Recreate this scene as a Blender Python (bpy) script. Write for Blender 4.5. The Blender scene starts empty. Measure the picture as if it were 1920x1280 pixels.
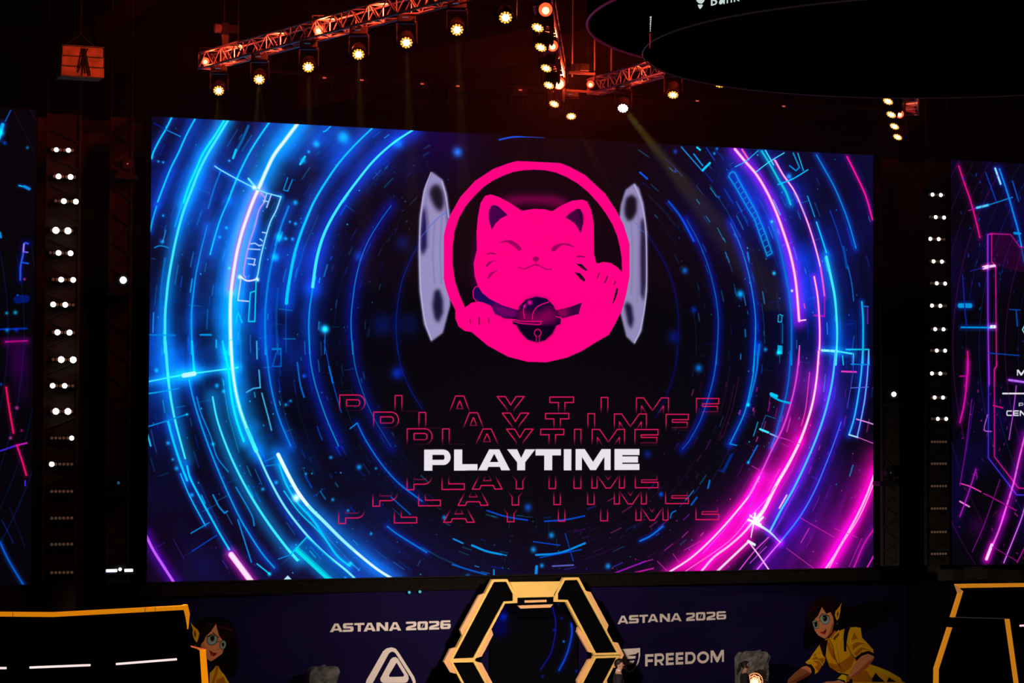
import bpy, bmesh, math, random
import numpy as np
from mathutils import Vector, Matrix

# ------------------------------------------------------------------ camera, world, render look
sc = bpy.context.scene
CAM = Vector((-17.583, -43.804, 6.12))
YAW, PITCH, ROLL, FPX = 0.3723, 0.0365, 0.0049, 4300.8
ca, sa, cb, sb, cc, sr = math.cos(YAW), math.sin(YAW), math.cos(PITCH), math.sin(PITCH), math.cos(ROLL), math.sin(ROLL)
CF = Vector((sa*cb, ca*cb, sb)); _r = Vector((ca, -sa, 0)); _u = _r.cross(CF)
CR = cc*_r + sr*_u; CU = -sr*_r + cc*_u
cam_d = bpy.data.cameras.new('camera'); cam = bpy.data.objects.new('camera', cam_d)
sc.collection.objects.link(cam); sc.camera = cam
cam.matrix_world = Matrix(((CR.x, CU.x, -CF.x, CAM.x), (CR.y, CU.y, -CF.y, CAM.y), (CR.z, CU.z, -CF.z, CAM.z), (0, 0, 0, 1)))
cam_d.sensor_width = 36; cam_d.lens = FPX/1920*36; cam_d.clip_end = 400

w = bpy.data.worlds.new('world'); sc.world = w; w.use_nodes = True
w.node_tree.nodes['Background'].inputs[0].default_value = (0.5, 0.35, 0.25, 1)
w.node_tree.nodes['Background'].inputs[1].default_value = 0.03
sc.view_settings.view_transform = 'Standard'; sc.view_settings.look = 'None'
sc.view_settings.exposure = 0.0; sc.view_settings.gamma = 1.0; sc.view_settings.use_curve_mapping = False
sc.cycles.use_denoising = True; sc.cycles.max_bounces = 4; sc.cycles.volume_bounces = 0
sc.cycles.sample_clamp_indirect = 4; sc.cycles.caustics_reflective = False; sc.cycles.caustics_refractive = False

ZB = 3.07          # bottom edge of the big screen above the stage floor
ZLENS = 12.37      # height of the lamp lenses on the flown truss
ZTR = ZLENS + 0.62 # height of the truss axis

def ray(px, py):
    return (CF*FPX + CR*(px-960) - CU*(py-640)).normalized()
def on_y(px, py, y):
    d = ray(px, py); return CAM + d*((y-CAM.y)/d.y)
def on_z(px, py, z):
    d = ray(px, py); return CAM + d*((z-CAM.z)/d.z)
def on_plane(px, py, p, n):
    d = ray(px, py); return CAM + d*((p-CAM).dot(n)/d.dot(n))

def light(name, kind, loc, color, power, target=None, size=0.1, angle=40, blend=0.5):
    L = bpy.data.lights.new(name, kind); o = bpy.data.objects.new(name, L); sc.collection.objects.link(o)
    o.location = loc; L.color = color; L.energy = power
    if kind == 'SPOT':
        L.spot_size = math.radians(angle); L.spot_blend = blend; L.shadow_soft_size = size
    elif kind == 'POINT': L.shadow_soft_size = size
    elif kind == 'AREA': L.size = size
    if target is not None:
        o.rotation_euler = (Vector(target)-Vector(loc)).to_track_quat('-Z', 'Y').to_euler()
    return o

# front wash that lights the stage set (from the front-of-house truss)
light('stage_wash_light', 'SPOT', (-4.0, -10.0, 4.2), (1.0, 0.83, 0.70), 3500, (0.6, 0, 1.9), 0.10, 76, 1.0)
light('banner_fill_light', 'SPOT', (-4.5, -9.0, 6.0), (1.0, 0.83, 0.66), 900, (-6.6, 0, 2.1), 0.15, 26, 1.0)  # added fill without a fixture, brightens the left banner
light('banner_fill_light', 'SPOT', (4.0, -9.0, 6.0), (1.0, 0.83, 0.66), 620, (6.3, 0.8, 1.8), 0.15, 30, 1.0)  # same added fill for the right banner

# ------------------------------------------------------------------ materials
MATS = {}
def mat(name, col, rough=0.6, metal=0.0, emit=None, estr=0.0, noise=0.0, nscale=8.0, bump=0.0, spec=0.2):
    if name in MATS: return MATS[name]
    m = bpy.data.materials.new(name); m.use_nodes = True; nt = m.node_tree; b = nt.nodes['Principled BSDF']
    b.inputs['Base Color'].default_value = (*col, 1); b.inputs['Roughness'].default_value = rough
    b.inputs['Metallic'].default_value = metal
    if metal == 0: b.inputs['Specular IOR Level'].default_value = spec
    if emit is not None:
        b.inputs['Emission Color'].default_value = (*emit, 1); b.inputs['Emission Strength'].default_value = estr
    if noise or bump:
        tc = nt.nodes.new('ShaderNodeTexCoord'); n = nt.nodes.new('ShaderNodeTexNoise')
        n.inputs['Scale'].default_value = nscale; n.inputs['Detail'].default_value = 6
        nt.links.new(tc.outputs['Object'], n.inputs['Vector'])
        if noise:
            r = nt.nodes.new('ShaderNodeValToRGB')
            r.color_ramp.elements[0].position = 0.3; r.color_ramp.elements[1].position = 0.7
            r.color_ramp.elements[0].color = (*[c*(1-noise) for c in col], 1)
            r.color_ramp.elements[1].color = (*[min(1, c*(1+noise)) for c in col], 1)
            nt.links.new(n.outputs['Fac'], r.inputs['Fac']); nt.links.new(r.outputs['Color'], b.inputs['Base Color'])
        if bump:
            bp = nt.nodes.new('ShaderNodeBump'); bp.inputs['Strength'].default_value = bump
            nt.links.new(n.outputs['Fac'], bp.inputs['Height']); nt.links.new(bp.outputs['Normal'], b.inputs['Normal'])
    MATS[name] = m; return m
BLACK = mat('black_paint', (0.006, 0.006, 0.006), 0.8, noise=0.2)
BLACKM = mat('black_metal', (0.02, 0.02, 0.022), 0.45, noise=0.2)
MATTE = mat('matte_black_board', (0.0022, 0.0020, 0.0022), 0.95, noise=0.2, spec=0.0)
DRAPE = mat('black_drape', (0.085, 0.070, 0.062), 0.95, noise=0.3, nscale=2, spec=0.0)
ALU = mat('truss_aluminium', (0.42, 0.40, 0.40), 0.38, 0.35, noise=0.1)
GOLD = mat('yellow_lacquer_edge', (0.90, 0.57, 0.15), 0.6, noise=0.05, nscale=3)
PEACH = mat('pale_peach_foam', (0.86, 0.46, 0.20), 0.7, noise=0.05, nscale=3)
ORANGE = mat('orange_light_edge', (0.80, 0.235, 0.002), 0.6, noise=0.06, nscale=2, emit=(1.0, .30, .002), estr=.80)
ORANGE_D = mat('dim_orange_light_edge', (0.80, 0.235, 0.002), 0.6, emit=(1.0, .31, .003), estr=.62)
ROCK = mat('grey_rock', (0.13, 0.125, 0.12), 0.9, noise=0.45, nscale=9, bump=0.8)
SKIN = mat('skin', (0.50, 0.27, 0.18), 0.6, noise=0.08)
HAIR = mat('dark_hair', (0.012, 0.008, 0.007), 0.5, noise=0.4, nscale=40)
CLOTH = mat('black_cloth', (0.012, 0.012, 0.013), 0.85, noise=0.3, nscale=20)
SHIRT = mat('white_shirt', (0.6, 0.6, 0.65), 0.8, noise=0.05)
E_WHITE = mat('white_led', (0.8, 0.8, 0.8), 0.4, emit=(1.0, 0.93, 0.84), estr=9)
E_WHITE_R = mat('cool_white_led', (0.8, 0.8, 0.8), 0.4, emit=(1.0, 0.90, 0.95), estr=6)
E_DIM = mat('unlit_led', (0.35, 0.24, 0.17), 0.3, emit=(1.0, 0.55, 0.35), estr=0.045)
E_BAR = mat('white_led_strip', (0.8, 0.8, 0.8), 0.4, emit=(1.0, 0.80, 0.80), estr=1.0)
E_CORE = mat('hot_white_lens_cell', (0.9, 0.8, 0.6), 0.3, emit=(1.0, 0.72, 0.36), estr=3.2)
E_CORE_O = mat('hot_pink_white_lens_cell', (0.9, 0.8, 0.6), 0.3, emit=(1.0, 0.62, 0.48), estr=5)
E_AMBER = mat('amber_lens_cell', (0.8, 0.5, 0.1), 0.3, emit=(1.0, 0.46, 0.04), estr=1.25)
E_RED = mat('red_lamp_glass', (0.9, 0.2, 0.1), 0.3, emit=(1.0, 0.07, 0.02), estr=2.2)
E_REDHOT = mat('hot_lamp_core', (0.9, 0.3, 0.2), 0.3, emit=(1.0, 0.42, 0.22), estr=3.5)
E_REDDIM = mat('dim_red_display', (0.4, 0.05, 0.03), 0.3, emit=(1.0, 0.12, 0.08), estr=0.55)
E_BLUEDIM = mat('dim_blue_display', (0.05, 0.1, 0.3), 0.3, emit=(0.02, 0.12, 0.25), estr=0.6)
E_COOL = mat('cool_white_strip', (0.8, 0.8, 0.9), 0.4, emit=(0.75, 0.78, 1.0), estr=2.0)
E_PURP = mat('purple_rim_sheen', (0.2, 0.05, 0.15), 0.4, emit=(0.12, 0.006, 0.04), estr=0.4)  # emission stands in for light caught by the scoreboard's upper rim
E_TEALT = mat('pale_led_text', (0.8, 0.9, 0.9), 0.4, emit=(0.62, 0.78, 0.76), estr=0.85)
E_ORN = mat('glowing_orange_ornament', (0.9, 0.5, 0.3), 0.4, emit=(1.0, 0.36, 0.13), estr=1.3)
E_ORNW = mat('glowing_pale_ornament', (0.9, 0.7, 0.5), 0.4, emit=(1.0, 0.72, 0.42), estr=2.0)

# ------------------------------------------------------------------ mesh helpers
class MB:
    def __init__(s): s.v = []; s.f = []; s.m = []
    def add(s, vs, fs, mi=0):
        b = len(s.v); s.v += [tuple(v) for v in vs]; s.f += [tuple(i+b for i in f) for f in fs]; s.m += [mi]*len(fs); return s
    def box(s, c, d, M=None, mi=0):
        c = Vector(c); h = Vector(d)/2
        vs = [Vector((sx*h.x, sy*h.y, sz*h.z)) for sz in (-1, 1) for sy in (-1, 1) for sx in (-1, 1)]
        vs = [c + ((M @ v) if M else v) for v in vs]
        return s.add(vs, [(0, 2, 3, 1), (4, 5, 7, 6), (0, 1, 5, 4), (2, 6, 7, 3), (0, 4, 6, 2), (1, 3, 7, 5)], mi)
    def tube(s, p, q, r, n=8, r2=None, mi=0):
        p = Vector(p); q = Vector(q); d = (q-p)
        if d.length < 1e-9: return s
        d.normalize(); a = d.orthogonal().normalized(); b = d.cross(a); r2 = r if r2 is None else r2
        vs = [p + (a*math.cos(t)+b*math.sin(t))*r for t in [2*math.pi*i/n for i in range(n)]]
        vs += [q + (a*math.cos(t)+b*math.sin(t))*r2 for t in [2*math.pi*i/n for i in range(n)]]
        fs = [(i, (i+1) % n, n+(i+1) % n, n+i) for i in range(n)] + [tuple(range(n))[::-1], tuple(range(n, 2*n))]
        return s.add(vs, fs, mi)
    def lathe(s, prof, axis_o, axis_d, n=20, mi=0):
        o = Vector(axis_o); d = Vector(axis_d).normalized(); a = d.orthogonal().normalized(); b = d.cross(a)
        vs = []; fs = []; k = len(prof)
        for (r, h) in prof:
            for i in range(n):
                t = 2*math.pi*i/n; vs.append(o + d*h + (a*math.cos(t)+b*math.sin(t))*r)
        for j in range(k-1):
            for i in range(n):
                fs.append((j*n+i, j*n+(i+1) % n, (j+1)*n+(i+1) % n, (j+1)*n+i))
        fs += [tuple(range(n))[::-1], tuple(range((k-1)*n, k*n))]
        return s.add(vs, fs, mi)
    def prism(s, pts, ext, mi=0):
        """closed polygon of 3-D points pushed along ext"""
        n = len(pts); P = [Vector(p) for p in pts]; e = Vector(ext)
        return s.add(P+[p+e for p in P], [tuple(range(n)), tuple(range(n, 2*n))[::-1]] + [(i, n+i, n+(i+1) % n, (i+1) % n) for i in range(n)], mi)
    def build(s, name, mats, parent=None, smooth=False, bevel=0):
        me = bpy.data.meshes.new(name); me.from_pydata(s.v, [], s.f); me.validate()
        for m in (mats if isinstance(mats, (list, tuple)) else [mats]): me.materials.append(m)
        if len(me.polygons) == len(s.m): me.polygons.foreach_set('material_index', s.m)
        bm = bmesh.new(); bm.from_mesh(me); bmesh.ops.recalc_face_normals(bm, faces=bm.faces); bm.to_mesh(me); bm.free()
        if smooth: me.polygons.foreach_set('use_smooth', [True]*len(me.polygons))
        o = bpy.data.objects.new(name, me); sc.collection.objects.link(o)
        if parent is not None: o.parent = parent
        if bevel:
            b = o.modifiers.new('bevel', 'BEVEL'); b.width = bevel; b.segments = 2; b.limit_method = 'ANGLE'
        return o
def tag(o, label=None, cat=None, group=None, kind=None):
    if label: o['label'] = label
    if cat: o['category'] = cat
    if group: o['group'] = group
    if kind: o['kind'] = kind
    return o
def empty(name, loc=(0, 0, 0), rz=0.0):
    o = bpy.data.objects.new(name, None); sc.collection.objects.link(o); o.location = loc
    o.rotation_euler = (0, 0, rz); o.empty_display_size = 0.1; return o
def copy_tree(o, parent=None):
    c = o.copy(); sc.collection.objects.link(c); c.parent = parent
    for ch in list(o.children): copy_tree(ch, c)
    return c
def smooth_pts(P, per=6):
    """Catmull-Rom through points"""
    P = np.asarray(P, float)
    if len(P) < 3: return P
    Q = np.vstack([2*P[0]-P[1], P, 2*P[-1]-P[-2]]); out = []
    for i in range(1, len(Q)-2):
        for t in np.linspace(0, 1, per, endpoint=False):
            a, b, c, d = Q[i-1], Q[i], Q[i+1], Q[i+2]
            out.append(0.5*((2*b)+(-a+c)*t+(2*a-5*b+4*c-d)*t*t+(-a+3*b-3*c+d)*t**3))
    out.append(P[-1]); return np.array(out)

# ------------------------------------------------------------------ pictures (drawn by the code below, pixel by pixel)
class Canvas:
    """A picture on a flat surface: origin o (lower left), unit axes U and V, size in metres, ppm pixels per metre."""
    def __init__(s, o, U, V, w, h, ppm, bg=(0, 0, 0)):
        s.o, s.U, s.V, s.w, s.h, s.ppm = Vector(o), Vector(U).normalized(), Vector(V).normalized(), w, h, ppm
        s.n = s.U.cross(s.V); s.W, s.H = int(w*ppm), int(h*ppm)
        s.a = np.zeros((s.H, s.W, 3), np.float32) + np.array(bg, np.float32)/255.0
    def px(s, pts):
        r = []
        for (x, y) in pts:
            p = on_plane(x, y, s.o, s.n) - s.o
            r.append((p.dot(s.U)*s.ppm, p.dot(s.V)*s.ppm))
        return np.array(r)
    def win(s, P, m):
        x0 = int(max(0, P[:, 0].min()-m)); x1 = int(min(s.W, P[:, 0].max()+m+1))
        y0 = int(max(0, P[:, 1].min()-m)); y1 = int(min(s.H, P[:, 1].max()+m+1))
        return (x0, x1, y0, y1) if x1 > x0 and y1 > y0 else None
    def blend(s, win, A, col, mode='over'):
        x0, x1, y0, y1 = win; c = np.array(col, np.float32)/255.0; t = s.a[y0:y1, x0:x1]
        if mode == 'over': t += (c-t)*A[..., None]
        elif mode == 'max': np.maximum(t, c*A[..., None], out=t)
        else: t += c*A[..., None]*(1-0.55*t)
    def fill(s, P, col, alpha=1.0, soft=0, grad=None, holes=()):
        P = np.asarray(P, float); wn = s.win(P, 2+3*soft)
        if wn is None: return
        x0, x1, y0, y1 = wn; ss = 3
        xs = (np.arange((x1-x0)*ss)+0.5)/ss+x0; ys = (np.arange((y1-y0)*ss)+0.5)/ss+y0
        M = np.zeros((len(ys), len(xs)), bool)
        for poly in [P]+[np.asarray(h, float) for h in holes]:
            for i in range(len(poly)):
                ax, ay = poly[i]; bx, by = poly[(i+1) % len(poly)]
                if ay == by: continue
                r = np.nonzero((ys >= min(ay, by)) & (ys < max(ay, by)))[0]
                if len(r) == 0: continue
                xi = ax+(ys[r]-ay)*(bx-ax)/(by-ay)
                M[r] ^= xs[None, :] < xi[:, None]
        A = M.reshape(y1-y0, ss, x1-x0, ss).mean((1, 3)).astype(np.float32)
        if soft:
            k = np.exp(-0.5*(np.arange(-3*soft, 3*soft+1)/soft)**2); k /= k.sum()
            A = np.apply_along_axis(lambda v: np.convolve(v, k, 'same'), 0, A)
            A = np.apply_along_axis(lambda v: np.convolve(v, k, 'same'), 1, A)
        s.blend(wn, A*alpha, col)
    def dist(s, Q, R, want_t=False):
        wn = s.win(Q, R)
        if wn is None: return None
        x0, x1, y0, y1 = wn; D = np.full((y1-y0, x1-x0), 1e9, np.float32)
        T = np.zeros_like(D) if want_t else None; n = len(Q)-1
        for i in range(n):
            a, b = Q[i], Q[i+1]; w2 = s.win(np.array([a, b]), R)
            if w2 is None: continue
            X = np.arange(w2[0], w2[1])[None, :]+0.5-a[0]; Y = np.arange(w2[2], w2[3])[:, None]+0.5-a[1]
            d = b-a; L = max((d**2).sum(), 1e-9); t = np.clip((X*d[0]+Y*d[1])/L, 0, 1)
            q = np.sqrt((X-t*d[0])**2+(Y-t*d[1])**2); sl = (slice(w2[2]-y0, w2[3]-y0), slice(w2[0]-x0, w2[1]-x0))
            if want_t:
                m = q < D[sl]; T[sl] = np.where(m, (i+t)/n, T[sl])
            D[sl] = np.minimum(D[sl], q)
        return wn, D, T
    def stroke(s, P, wd, col, glow=None, gs=0, ga=0.6, alpha=1.0, per=6, taper=None, mode='over', gmask=None):
        """P and wd in canvas pixels; a soft glow of colour glow and sigma gs round it"""
        Q = smooth_pts(P, per) if per > 1 else np.asarray(P, float)
        if glow is not None:
            r = s.dist(Q, gs*3)
            if r:
                A = np.exp(-0.5*(np.maximum(r[1]-wd/2, 0)/gs)**2)*ga*0.72
                if gmask: A = A*gmask(r[0])
                s.blend(r[0], A, glow, 'add')
        r = s.dist(Q, wd+2, taper is not None)
        if r:
            ww = wd*(taper[0]+(taper[1]-taper[0])*r[2]) if taper else wd
            A = np.clip(ww/2+0.6-r[1], 0, 1)*alpha
            s.blend(r[0], A, col, mode)
    def blob(s, c, r, col, a=1.0):
        c = np.array([c], float); wn = s.win(c, 3*r)
        if wn is None: return
        X = np.arange(wn[0], wn[1])[None, :]+0.5-c[0, 0]; Y = np.arange(wn[2], wn[3])[:, None]+0.5-c[0, 1]
        s.blend(wn, np.exp(-0.5*(X*X+Y*Y)/(r*r)).astype(np.float32)*a, col, 'add')
    def material(s, name, emissive=True, strength=1.0, rough=0.8):
        im = bpy.data.images.new(name, s.W, s.H); A = np.ones((s.H, s.W, 4), np.float32)
        A[..., :3] = np.clip(s.a, 0, 1); im.pixels.foreach_set(A.ravel()); im.update(); im.pack()
        m = bpy.data.materials.new(name); m.use_nodes = True; nt = m.node_tree; b = nt.nodes['Principled BSDF']
        t = nt.nodes.new('ShaderNodeTexImage'); t.image = im; t.extension = 'EXTEND'
        b.inputs['Roughness'].default_value = rough; b.inputs['Specular IOR Level'].default_value = 0.1 if emissive else 0.0
        if emissive:
            b.inputs['Base Color'].default_value = (0.002, 0.002, 0.002, 1); b.inputs['Specular IOR Level'].default_value = 0.0
            nt.links.new(t.outputs['Color'], b.inputs['Emission Color']); b.inputs['Emission Strength'].default_value = strength
        else: nt.links.new(t.outputs['Color'], b.inputs['Base Color'])
        return m
    def plane(s, name, m, parent=None, off=0.0):
        n = s.n*off; c = [s.o+n, s.o+s.U*s.w+n, s.o+s.U*s.w+s.V*s.h+n, s.o+s.V*s.h+n]
        me = bpy.data.meshes.new(name); me.from_pydata([tuple(p) for p in c], [], [(0, 1, 2, 3)])
        uv = me.uv_layers.new(name='UVMap'); uv.data.foreach_set('uv', [0, 0, 1, 0, 1, 1, 0, 1]); me.materials.append(m)
        o = bpy.data.objects.new(name, me); sc.collection.objects.link(o)
        if parent is not None: o.parent = parent
        return o

def fbm(h, w, cells, seed, octs=4, stretch=(1, 1)):
    rng = np.random.RandomState(seed); out = np.zeros((h, w), np.float32); amp = 1; tot = 0
    for k in range(octs):
        gy, gx = int(cells*2**k*stretch[0])+2, int(cells*2**k*stretch[1])+2
        g = rng.rand(gy+1, gx+1).astype(np.float32); y = np.linspace(0, gy-1.001, h); x = np.linspace(0, gx-1.001, w)
        yi, xi = y.astype(int), x.astype(int); fy, fx = (y-yi)[:, None], (x-xi)[None, :]
        fy, fx = fy*fy*(3-2*fy), fx*fx*(3-2*fx)
        a, b, c, d = g[yi][:, xi], g[yi][:, xi+1], g[yi+1][:, xi], g[yi+1][:, xi+1]
        out += amp*((a*(1-fx)+b*fx)*(1-fy)+(c*(1-fx)+d*fx)*fy); tot += amp; amp *= 0.5
    return out/tot

def glyph(ch, w, h, s, b):
    """contours of a wide block capital; s stem width, b bar height; y up, origin lower left"""
    def arc(cx, cy, rx, ry, a0, a1, n=10):
        return [(cx+rx*math.cos(math.radians(a0+(a1-a0)*i/n)), cy+ry*math.sin(math.radians(a0+(a1-a0)*i/n))) for i in range(n+1)]
    if ch == 'I': return [[(0, 0), (w, 0), (w, h), (0, h)]]
    if ch == 'L': return [[(0, 0), (w, 0), (w, b), (s, b), (s, h), (0, h)]]
    if ch == 'T': return [[((w-s)/2, 0), ((w+s)/2, 0), ((w+s)/2, h-b), (w, h-b), (w, h), (0, h), (0, h-b), ((w-s)/2, h-b)]]
    if ch == 'E': m = (h-b)/2; return [[(0, 0), (w, 0), (w, b), (s, b), (s, m), (w*.95, m), (w*.95, m+b), (s, m+b), (s, h-b), (w, h-b), (w, h), (0, h)]]
    if ch == 'F': m = h*.34; return [[(0, 0), (s, 0), (s, m), (w*.92, m), (w*.92, m+b), (s, m+b), (s, h-b), (w, h-b), (w, h), (0, h)]]
    if ch in 'PR':
        y0 = h*(.26 if ch == 'P' else .28); b = b*(.84 if ch == 'P' else 1); r = (h-y0)/2; rx = min(r, w*.35)
        out = [(0, 0), (s, 0), (s, y0)]
        if ch == 'R': out = [(0, 0), (s, 0), (s, y0), (w*.48, y0), (w-s*1.15, 0), (w, 0), (w*.72, y0+b*.1)]
        out += arc(w-rx, y0+r, rx, r, -90 if ch == 'P' else -60, 90) + [(0, h)]
        iy0, iy1 = y0+b, h-b; ir = (iy1-iy0)/2
        return [out, [(s, iy0)]+arc(w-rx, (iy0+iy1)/2, max(rx-s*.75, .01*w), ir, -90, 90)+[(s, iy1)]]
    if ch == 'D':
        rx = min(h/2, w*.5)
        return [[(0, 0)]+arc(w-rx, h/2, rx, h/2, -90, 90)+[(0, h)], [(s, b)]+arc(w-rx, h/2, rx-s, h/2-b, -90, 90)+[(s, h-b)]]
    if ch == 'A':
        t = s*.62; hb0, hb1 = h*.17, h*.40; c = w/2
        return [[(0, 0), (s*1.1, 0), (s*1.1+hb0*.42, hb0), (w-s*1.1-hb0*.42, hb0), (w-s*1.1, 0), (w, 0), (c+t, h), (c-t, h)],
                [(c-w*.13, hb1), (c+w*.13, hb1), (c+w*.01, h*.76), (c-w*.01, h*.76)]]
    if ch == 'Y':
        return [[((w-s)/2, 0), ((w+s)/2, 0), ((w+s)/2, h*.38), (w, h), (w-s*1.25, h), (w/2, h*.60), (s*1.25, h), (0, h), ((w-s)/2, h*.38)]]
    if ch == 'M':
        return [[(0, 0), (s*.8, 0), (s*.8, h*.62), (w/2-s*.36, 0), (w/2+s*.36, 0), (w-s*.8, h*.62), (w-s*.8, 0), (w, 0), (w, h), (w-s*1.15, h), (w/2, h*.40), (s*1.15, h), (0, h)]]
    if ch == 'N': return [[(0, 0), (s, 0), (s, h*.62), (w-s*1.1, 0), (w, 0), (w, h), (w-s, h), (w-s, h*.38), (s*1.1, h), (0, h)]]
    if ch in 'O0':
        r = min(h/2, w/2)*(.98 if ch == 'O' else .45)
        def rr(x0, y0, x1, y1, r):
            return arc(x1-r, y0+r, r, r, -90, 0, 6)+arc(x1-r, y1-r, r, r, 0, 90, 6)+arc(x0+r, y1-r, r, r, 90, 180, 6)+arc(x0+r, y0+r, r, r, 180, 270, 6)
        if ch == 'O': return [arc(w/2, h/2, w/2, h/2, 0, 354, 24), arc(w/2, h/2, w/2-s, h/2-b, 0, 354, 24)]
        return [rr(0, 0, w, h, r), rr(s, b, w-s, h-b, r*.4), [(w*.36, h*.22), (w*.42, h*.22), (w*.66, h*.78), (w*.60, h*.78)]]
    if ch == 'S':
        m = (h-b)/2; r = h*.14
        return [[(0, 0), (w-r, 0), (w, r), (w, m+b-r), (w-r, m+b), (s, m+b*1.1), (s, h-b), (w*.95, h-b), (w*.95, h), (r, h), (0, h-r), (0, m+r), (r, m), (w-s, m), (w-s, b), (0, b)]]
    if ch == '2':
        m = (h-b)/2; r = h*.14
        return [[(0, 0), (w, 0), (w, b), (s*1.3, b), (w-r, m), (w, m+r), (w, h-r), (w-r, h), (0, h), (0, h-b), (w-s, h-b), (w-s, m+b*.9), (s*.6, b*1.9), (0, b*1.2)]]
    if ch == '6':
        m = (h-b)/2; r = h*.16
        return [[(r, 0), (w-r, 0), (w, r), (w, m+b-r*.5), (w-r, m+b), (s, m+b), (s, h-b), (w*.96, h-b), (w*.96, h), (r, h), (0, h-r), (0, r)], [(s, b), (w-s, b), (w-s, m), (s, m)]]
    if ch == 'C': return [[(r0*0+h*.2, 0) if False else (h*.2, 0), (w, 0), (w, b), (s, b), (s, h-b), (w, h-b), (w, h), (h*.2, h), (0, h*.8), (0, h*.2)] for r0 in (0,)]
    return [[(0, 0), (w, 0), (w, h), (0, h)]]
def put_glyph(C, ch, x0, x1, yt, yb, s, b, col, outline=0, fade=None, slope=0.0):
    """letter whose box in the photograph is x0..x1 at its base"""
    q = C.px([(x0, yb), (x1, yb+slope*(x1-x0)), (x0, yt)]); ex = q[1]-q[0]; W = np.hypot(*ex); ex = ex/W
    h = q[2][1]-q[0][1]; k = C.ppm/90.0
    cs = glyph(ch, W, h, s*k, b*k); M = [np.array([q[0]+ex*x+np.array([0, 1])*y for (x, y) in c]) for c in cs]
    if not outline: C.fill(M[0], col, holes=M[1:]); return
    for c in M:
        Q = np.vstack([c, c[:1]]); r = C.dist(Q, outline+2)
        if not r: continue
        wn, D, _ = r; A = np.clip(outline/2+0.6-D, 0, 1)
        yy = (np.arange(wn[2], wn[3])+0.5-q[0][1])/h
        f = np.clip((yy-0.22)/0.36, 0, 1) if fade == 'down' else np.clip((0.64-yy)/0.34, 0, 1)
        C.blend(wn, A*f[:, None], col)

class Z:
    """points read off an enlarged crop: origin and scale of the crop"""
    def __init__(s, C, ox, oy, k): s.C, s.ox, s.oy, s.k = C, ox, oy, k; s.m = C.ppm/90.0/k
    def p(s, pts): return s.C.px([(s.ox+x/s.k, s.oy+y/s.k) for (x, y) in pts])
    seam = None
    def st(s, pts, wd, col, glow=None, gs=0, ga=0.6, **kw):
        if s.seam and glow is not None:   # where a line goes on in the next crop the two glows hand over
            ysm, side = s.seam; ys_ = [s.oy+p[1]/s.k for p in pts]
            if (side > 0 and max(ys_) > ysm) or (side < 0 and min(ys_) < ysm):
                a, b = s.C.px([(300, ysm), (1600, ysm)])
                def gm(w):
                    X = np.arange(w[0], w[1])[None, :]; Y = np.arange(w[2], w[3])[:, None]
                    return np.clip((Y-(a[1]+(X-a[0])*(b[1]-a[1])/(b[0]-a[0])))*side/24.0+0.5, 0, 1)
                kw['gmask'] = gm
        s.C.stroke(s.p(pts), max(wd*s.m*.92, .9), col, glow, gs*s.m, ga, **kw)
    def fi(s, pts, col, alpha=1.0, soft=0, curve=False, holes=()):
        P = s.p(pts)
        if curve: P = smooth_pts(np.vstack([P, P[:1]]), 5)
        s.C.fill(P, col, alpha, soft, holes=[s.p(h) for h in holes])
    def bl(s, x, y, r, col, a=1.0): s.C.blob(s.p([(x, y)])[0], r*s.m*.72, col, a)

# ------------------------------------------------------------------ picture on the big screen
CY = (0, 205, 255); CYB = (60, 235, 255); WH = (235, 245, 255); MID = (0, 140, 225); BL = (0, 70, 210); DB = (0, 40, 190)
PKW = (255, 205, 250); PK = (255, 60, 190); MG = (225, 0, 150); HOT = (255, 0, 132)
S = Canvas((-8, 0, ZB), (1, 0, 0), (0, 0, 1), 16, 9, 120, (9, 5, 12))
H_, W_ = S.H, S.W
cx, cy = S.px([(1009, 640)])[0]
YY, XX = np.mgrid[0:H_, 0:W_].astype(np.float32)
RR = np.hypot(XX-cx, YY-cy); TH = np.arctan2(YY-cy, XX-cx)
pol = fbm(1200, 1000, 6, 3, 5, (4, 9)); pol = pol[(np.clip((TH+math.pi)/(2*math.pi)*1199, 0, 1199)).astype(int), np.clip(RR*0.85, 0, 999).astype(int)]
cl = fbm(H_, W_, 5, 7, 5, (1, 1.8)); cl = np.clip((cl-0.36)*3.0, 0, 1)
# deep blue ground outside the dark tunnel, violet towards the lower corners
ring = np.clip((RR-360)/330, 0, 1)*np.clip(1.15-np.clip((YY-cy)/460, 0, 1)*np.clip(1-np.abs(XX-cx)/520, 0, 1)*2.0, 0, 1)
left = np.clip((-(XX-cx)/np.maximum(RR, 1)+0.35)/1.0, 0, 1)
base = np.zeros_like(S.a)
base += (ring*(0.35+0.9*pol*cl))[..., None]*np.array([0.0, 0.028, 0.25], np.float32)*(0.35+0.65*np.clip((YY-cy)/300+.6, 0, 1))[..., None]
base += (ring*left*cl*(0.25+pol*0.7))[..., None]*np.array([0.0, 0.045, 0.18], np.float32)
low = np.clip((cy-YY)/420-0.55, 0, 1)*ring
base += (low*0.30)[..., None]*np.array([0.16, 0.0, 0.20], np.float32)
S.a += base; del base
def haze(pts, wd, col, a, clouds=True):
    """a soft cloudy band of light behind the lines"""
    Q = smooth_pts(S.px(pts), 6); r = S.dist(Q, wd*2.6)
    if not r: return
    (x0, x1, y0, y1), D, _ = r; A = np.exp(-0.5*(D/wd)**2)*a*0.72
    if clouds: A = A*(0.25+0.95*cl[y0:y1, x0:x1])*(0.55+0.75*pol[y0:y1, x0:x1])
    S.blend(r[0], A, col, 'add')
haze([(600, 235), (500, 330), (430, 470), (400, 620)], 62, (0, 95, 215), 0.80)
haze([(700, 250), (600, 370), (540, 500), (520, 640)], 60, (0, 55, 200), 0.75)
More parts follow.
